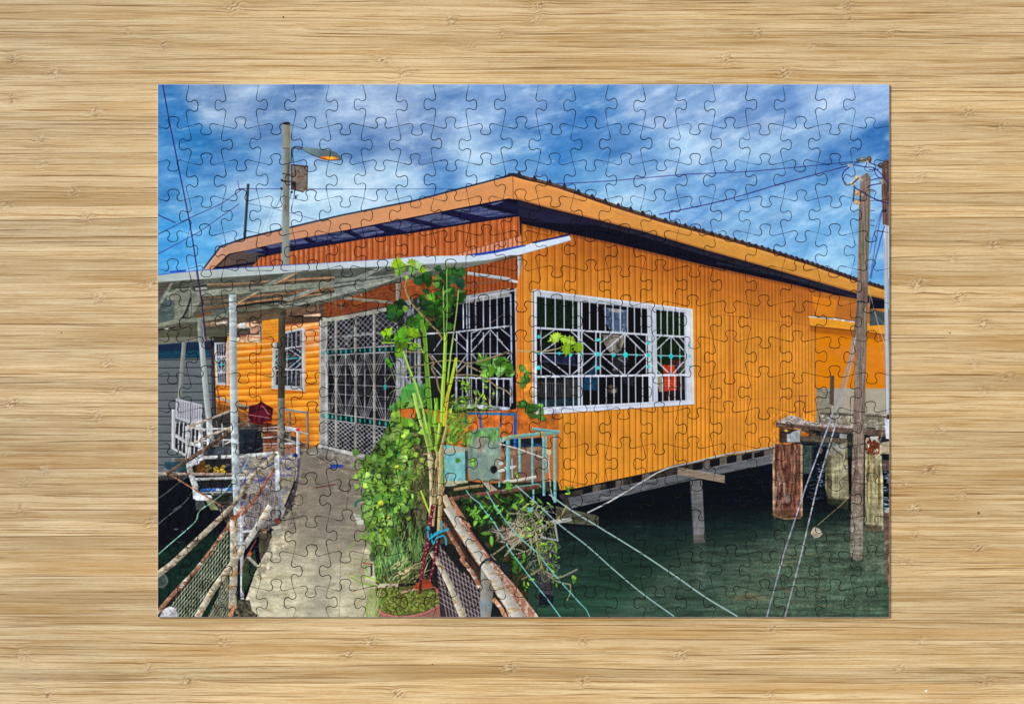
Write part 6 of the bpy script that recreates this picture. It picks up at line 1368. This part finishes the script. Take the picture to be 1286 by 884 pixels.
# --- the print as a colour map made by the painting code
paint()
img = bpy.data.images.new('house_print', CW, CH, alpha=False)
px = np.ones((CH, CW, 4), np.float32); px[..., :3] = np.clip(IMG[::-1], 0, 1)
img.pixels.foreach_set(px.ravel()); img.update(); img.pack()
mp, nt, bs = new_mat('printed_card'); N = NB(nt)
ti = nt.nodes.new('ShaderNodeTexImage'); ti.image = img; ti.interpolation = 'Cubic'; ti.extension = 'EXTEND'
uvn = nt.nodes.new('ShaderNodeUVMap'); uvn.uv_map = 'print'; nt.links.new(uvn.outputs[0], ti.inputs[0])
nt.links.new(ti.outputs[0], bs.inputs['Base Color'])
bs.inputs['Roughness'].default_value = .42; bs.inputs['Specular IOR Level'].default_value = .06
tcn = nt.nodes.new('ShaderNodeTexCoord'); nz = N.noise(tcn.outputs['Object'], 1400, 2); bp = nt.nodes.new('ShaderNodeBump'); bp.inputs['Strength'].default_value = .06; bp.inputs['Distance'].default_value = .0002
nt.links.new(nz, bp.inputs['Height']); nt.links.new(bp.outputs[0], bs.inputs['Normal'])
mb, nt, bs = new_mat('grey_board'); N = NB(nt)
tcn = nt.nodes.new('ShaderNodeTexCoord'); g = N.noise(tcn.outputs['Object'], 3000, 2)
nt.links.new(N.mix(g, lin(44, 38, 32), lin(70, 62, 54)), bs.inputs['Base Color']); bs.inputs['Roughness'].default_value = .9
me_, nt, bs = new_mat('pale_cut_rim'); N = NB(nt)
tcn = nt.nodes.new('ShaderNodeTexCoord'); g = N.noise(tcn.outputs['Object'], 2600, 2)
nt.links.new(N.mix(g, lin(176, 178, 180), lin(212, 214, 216)), bs.inputs['Base Color']); bs.inputs['Roughness'].default_value = .7

# --- the die cut
X_ = [197.9]+[237.0+43.9*k for k in range(20)]+[1117.0]
Y_ = [106.0]+[158.6, 204.2, 249.6, 293.0, 337.2, 381.4, 426.2, 470.8, 515.0, 560.0, 605.0, 650.8, 695.2, 738.6]+[774.8]
NC, NR = 21, 15
def vdir(k, r):
    tb = {6: 'LRLLLLLRRRLLLRRRRRLR', 7: 'LLLRLLRLRRLRLRRRLRRR', 8: 'RLLLRLLLRRLRRRRLRRRL', 9: 'LLLRLRLLRRLRRRLRLRRR', 10: 'LRRLLLLRRRLLLRRRRRLR'}
    if r in tb: return 1 if tb[r][k-1] == 'R' else -1
    return 1 if (k+r) % 2 == 0 else -1
def hdir(j, c):                                      # +1 means the knob points down the picture
    if (j, c) in ((6, 1), (5, 4)): return -1
    return -1 if (j+c) % 2 == 0 else 1
# half profile of a knob: (distance from the knob's axis along the seam, height), the waist is narrower than the head
PROF = [(9.4, -3.0), (7.6, -2.9), (6.0, -2.0), (4.9, -.3), (4.7, 1.6), (5.4, 3.8), (6.6, 5.9), (6.7, 8.0), (5.4, 9.9), (3.0, 11.0), (0.0, 11.3)]
DX = {}                                              # how far a node is pushed aside by the seams that meet in it
def seam(a, b, d, vertical, n0, n1, rr):
    """points from node a to node b; d = side of the knob"""
    L = math.dist(a, b); m = L/2+rr.uniform(-1.0, 1.0); s = rr.uniform(.94, 1.05); sk = rr.uniform(-.5, .5)
    loc = [(0, n0)]
    left = [(m-u*s+(sk if v > 4 else 0), v*s) for u, v in PROF]
    right = [(m+u*s+(sk if v > 4 else 0), v*s) for u, v in PROF[::-1][1:]]
    core = [(t, v*d) for t, v in left+right]
    pts = [(0, n0)]+core+[(L, n1)]
    sp_ = spline(pts[1:-1], 3)
    # straight flanks from the nodes to the shoulders
    fl = lambda p, q, k: [(p[0]+(q[0]-p[0])*i/k, p[1]+(q[1]-p[1])*i/k) for i in range(k)]
    full = fl(pts[0], sp_[0], 4)+sp_+fl(sp_[-1], pts[-1], 4)[1:]+[pts[-1]]
    out = []
    for t, v in full:
        f = t/L; bx, by = a[0]+(b[0]-a[0])*f, a[1]+(b[1]-a[1])*f
        out.append((bx+v, by) if vertical else (bx, by+v))
    return out
rs = random.Random(99)
node = {}
for j in range(NR+1):
    for k in range(NC+1):
        x, y = X_[k], Y_[j]
        if 0 < k < NC:
            up = -3.0*vdir(k, j) if j > 0 else None; dn = -3.0*vdir(k, j+1) if j < NR else None
            o = [q for q in (up, dn) if q is not None]
            x += (sum(o)/len(o)) if 0 < j < NR else (o[0]*-.2)
            x += rs.uniform(-.5, .5)
        if 0 < j < NR and 0 < k < NC:
            o = [-3.0*hdir(j, k), -3.0*hdir(j, k+1)]; y += sum(o)/2+rs.uniform(-.5, .5)
        elif 0 < j < NR: y += rs.uniform(-.6, .6)
        node[k, j] = (x, y)
VS, HS = {}, {}
for k in range(1, NC):
    for r in range(1, NR+1):
        a, b = node[k, r-1], node[k, r]
        A, B = (X_[k], a[1]), (X_[k], b[1])
        VS[k, r] = seam(A, B, vdir(k, r), True, a[0]-X_[k], b[0]-X_[k], rs)
for j in range(1, NR):
    for c_ in range(1, NC+1):
        a, b = node[c_-1, j], node[c_, j]
        A, B = (a[0], Y_[j]), (b[0], Y_[j])
        HS[j, c_] = seam(A, B, hdir(j, c_), False, a[1]-Y_[j], b[1]-Y_[j], rs)
def border(a, b, n=6): return [(a[0]+(b[0]-a[0])*i/n, a[1]+(b[1]-a[1])*i/n) for i in range(n+1)]
def half_gap(x, y):
    v = float(vnoise(np.float32(x/11.0), np.float32(y/11.0), 3)); return v
def piece_outline(r, c_):
    """closed outline (photo pixels, clockwise on the picture) with a flag per point: does it lie on the puzzle's rim"""
    top = HS[r-1, c_] if r > 1 else border(node[c_-1, 0], node[c_, 0])
    bot = HS[r, c_] if r < NR else border(node[c_-1, NR], node[c_, NR])
    lef = VS[c_-1, r] if c_ > 1 else border(node[0, r-1], node[0, r])
    rig = VS[c_, r] if c_ < NC else border(node[NC, r-1], node[NC, r])
    pts, rim = [], []
    for sg, edge_ in ((top, r == 1), (rig, c_ == NC), (bot[::-1], r == NR), (lef[::-1], c_ == 1)):
        for p in sg[:-1]: pts.append(p); rim.append(edge_)
    return pts, rim
def nearest(pts, r, c_):
    cs = [node[c_-1, r-1], node[c_, r-1], node[c_-1, r], node[c_, r]]
    return [min(math.dist(p, q) for q in cs) for p in pts]
def inset(pts, ds):
    n = len(pts); out = []
    for i in range(n):
        p0, p1, p2 = pts[i-1], pts[i], pts[(i+1) % n]
        e1 = (p1[0]-p0[0], p1[1]-p0[1]); e2 = (p2[0]-p1[0], p2[1]-p1[1])
        l1 = math.hypot(*e1) or 1; l2 = math.hypot(*e2) or 1
        n1 = (-e1[1]/l1, e1[0]/l1); n2 = (-e2[1]/l2, e2[0]/l2)
        bx, by = n1[0]+n2[0], n1[1]+n2[1]; q = max(.6, (bx*bx+by*by)/2)
        out.append((p1[0]+bx/q*ds[i], p1[1]+by/q*ds[i]))
    return out
def build_pieces(name, cells):
    bm = bmesh.new(); uv = bm.loops.layers.uv.new('print')
    for r, c_ in cells:
        pts, rim = piece_outline(r, c_)
        g = [0.0 if rm else (.10+.22*half_gap(*p) if nd < 9.5 else .30+.22*half_gap(*p)) for p, rm, nd in zip(pts, rim, nearest(pts, r, c_))]
        bv = [.42 if rm else .26 for rm in rim]
        o0 = inset(pts, g); o1 = inset(pts, [a+b for a, b in zip(g, bv)])
        pr = random.Random(r*100+c_); dz = pr.uniform(-.00003, .00003); tx, ty = pr.gauss(0, .0011), pr.gauss(0, .0011)
        cx = sum(p[0] for p in pts)/len(pts); cy = sum(p[1] for p in pts)/len(pts)
        def V(p, z, tilt=True):
            zz = z+((p[0]-cx)*U*tx+(p[1]-cy)*U*ty+dz if tilt else 0)
            return bm.verts.new((wx(p[0])*KP, wy(p[1])*KP, zz))
        n = len(pts)
        A = [V(p, .00002, False) for p in inset(pts, [.02]*len(pts))]; B = [V(p, T-.00016) for p in o0]; Cc = [V(p, T) for p in o1]
        P2 = {}
        for vv, p in zip(B, o0): P2[vv] = p
        for vv, p in zip(Cc, o1): P2[vv] = p
        def setuv(f):
            for l in f.loops:
                p = P2.get(l.vert)
                if p: l[uv].uv = ((p[0]-CX0)/(CX1-CX0), 1-(p[1]-CY0)/(CY1-CY0))
        f = bm.faces.new(Cc[::-1]); f.material_index = 0; setuv(f)
        f = bm.faces.new(A); f.material_index = 1
        for i in range(n):
            k = (i+1) % n
            f = bm.faces.new((A[k], A[i], B[i], B[k])); f.material_index = 2 if (rim[i]) else 1
            f = bm.faces.new((B[k], B[i], Cc[i], Cc[k])); f.material_index = 0 if not rim[i] else 2; f.smooth = False; setuv(f)
    bmesh.ops.recalc_face_normals(bm, faces=bm.faces)
    me = bpy.data.meshes.new(name); bm.to_mesh(me); bm.free()
    for q in (mp, mb, me_): me.materials.append(q)
    ob = bpy.data.objects.new(name, me); col.objects.link(ob); ob.parent = root
    return ob
root = bpy.data.objects.new('jigsaw_puzzle', None); col.objects.link(root); root.empty_display_size = .02
root['label'] = 'assembled jigsaw puzzle printed with an orange stilt house over dark green water'; root['category'] = 'jigsaw puzzle'
def area(r, c_):
    p, _ = piece_outline(r, c_); return abs(sum(p[i-1][0]*p[i][1]-p[i][0]*p[i-1][1] for i in range(len(p))))/2
cells = sorted([(r, c_) for r in range(1, NR+1) for c_ in range(1, NC+1)], key=lambda q: -area(*q))
def printed_with(r, c_):
    x, y = (X_[c_-1]+X_[c_])/2, (Y_[r-1]+Y_[r])/2; i, j = int((x-CX0)*S), int((y-CY0)*S)
    a = IMG[j-30:j+30, i-30:i+30].reshape(-1, 3); m = a.mean(0); sd = a.std(0).mean()
    if y < 290 and m[2] > m[0]+.14 and sd < .12: return 'piece printed with cloudy blue sky'
    if m[0] > .6 and m[0]-m[2] > .4 and sd < .11: return 'piece printed with orange ribbed cladding'
    if y > 600 and x > 740 and m.max() < .4 and sd < .12: return 'piece printed with dark green water'
for q in sorted(cells[:100]):
    ob = build_pieces('puzzle_piece', [q]); lb = printed_with(*q)
    if lb: ob['label'] = lb
rest = build_pieces('interlocked_pieces', cells[100:]); rest['kind'] = 'stuff'

# --- light: one small softbox high up on the left and behind, a dim even room
w = bpy.data.worlds.new('World'); scene.world = w; w.use_nodes = True
bg = w.node_tree.nodes['Background']; bg.inputs[0].default_value = (1, .99, .97, 1); bg.inputs[1].default_value = .38
def lamp(name, loc, size, power, colr):
    l = bpy.data.lights.new(name, 'AREA'); l.shape = 'DISK'; l.size = size; l.energy = power; l.color = colr
    o = bpy.data.objects.new(name, l); col.objects.link(o); o.location = loc
    from mathutils import Vector
    o.rotation_euler = (Vector((0, 0, 0))-Vector(loc)).to_track_quat('-Z', 'Y').to_euler()
lamp('softbox', (-6.0, 4.0, 6.9), 1.0, 960, (1, .985, .96))

cam = bpy.data.cameras.new('Camera'); co = bpy.data.objects.new('Camera', cam); col.objects.link(co)
co.location = (0, 0, CAMZ); cam.sensor_fit = 'HORIZONTAL'; cam.sensor_width = 36; cam.lens = 36*CAMZ/(1286*U)
cam.clip_end = 100; cam.clip_start = .01
scene.camera = co
scene.view_settings.view_transform = 'Standard'; scene.view_settings.look = 'None'
scene.view_settings.exposure = 0; scene.view_settings.gamma = 1
scene.render.engine = 'CYCLES'
scene.cycles.max_bounces = 4; scene.cycles.diffuse_bounces = 3
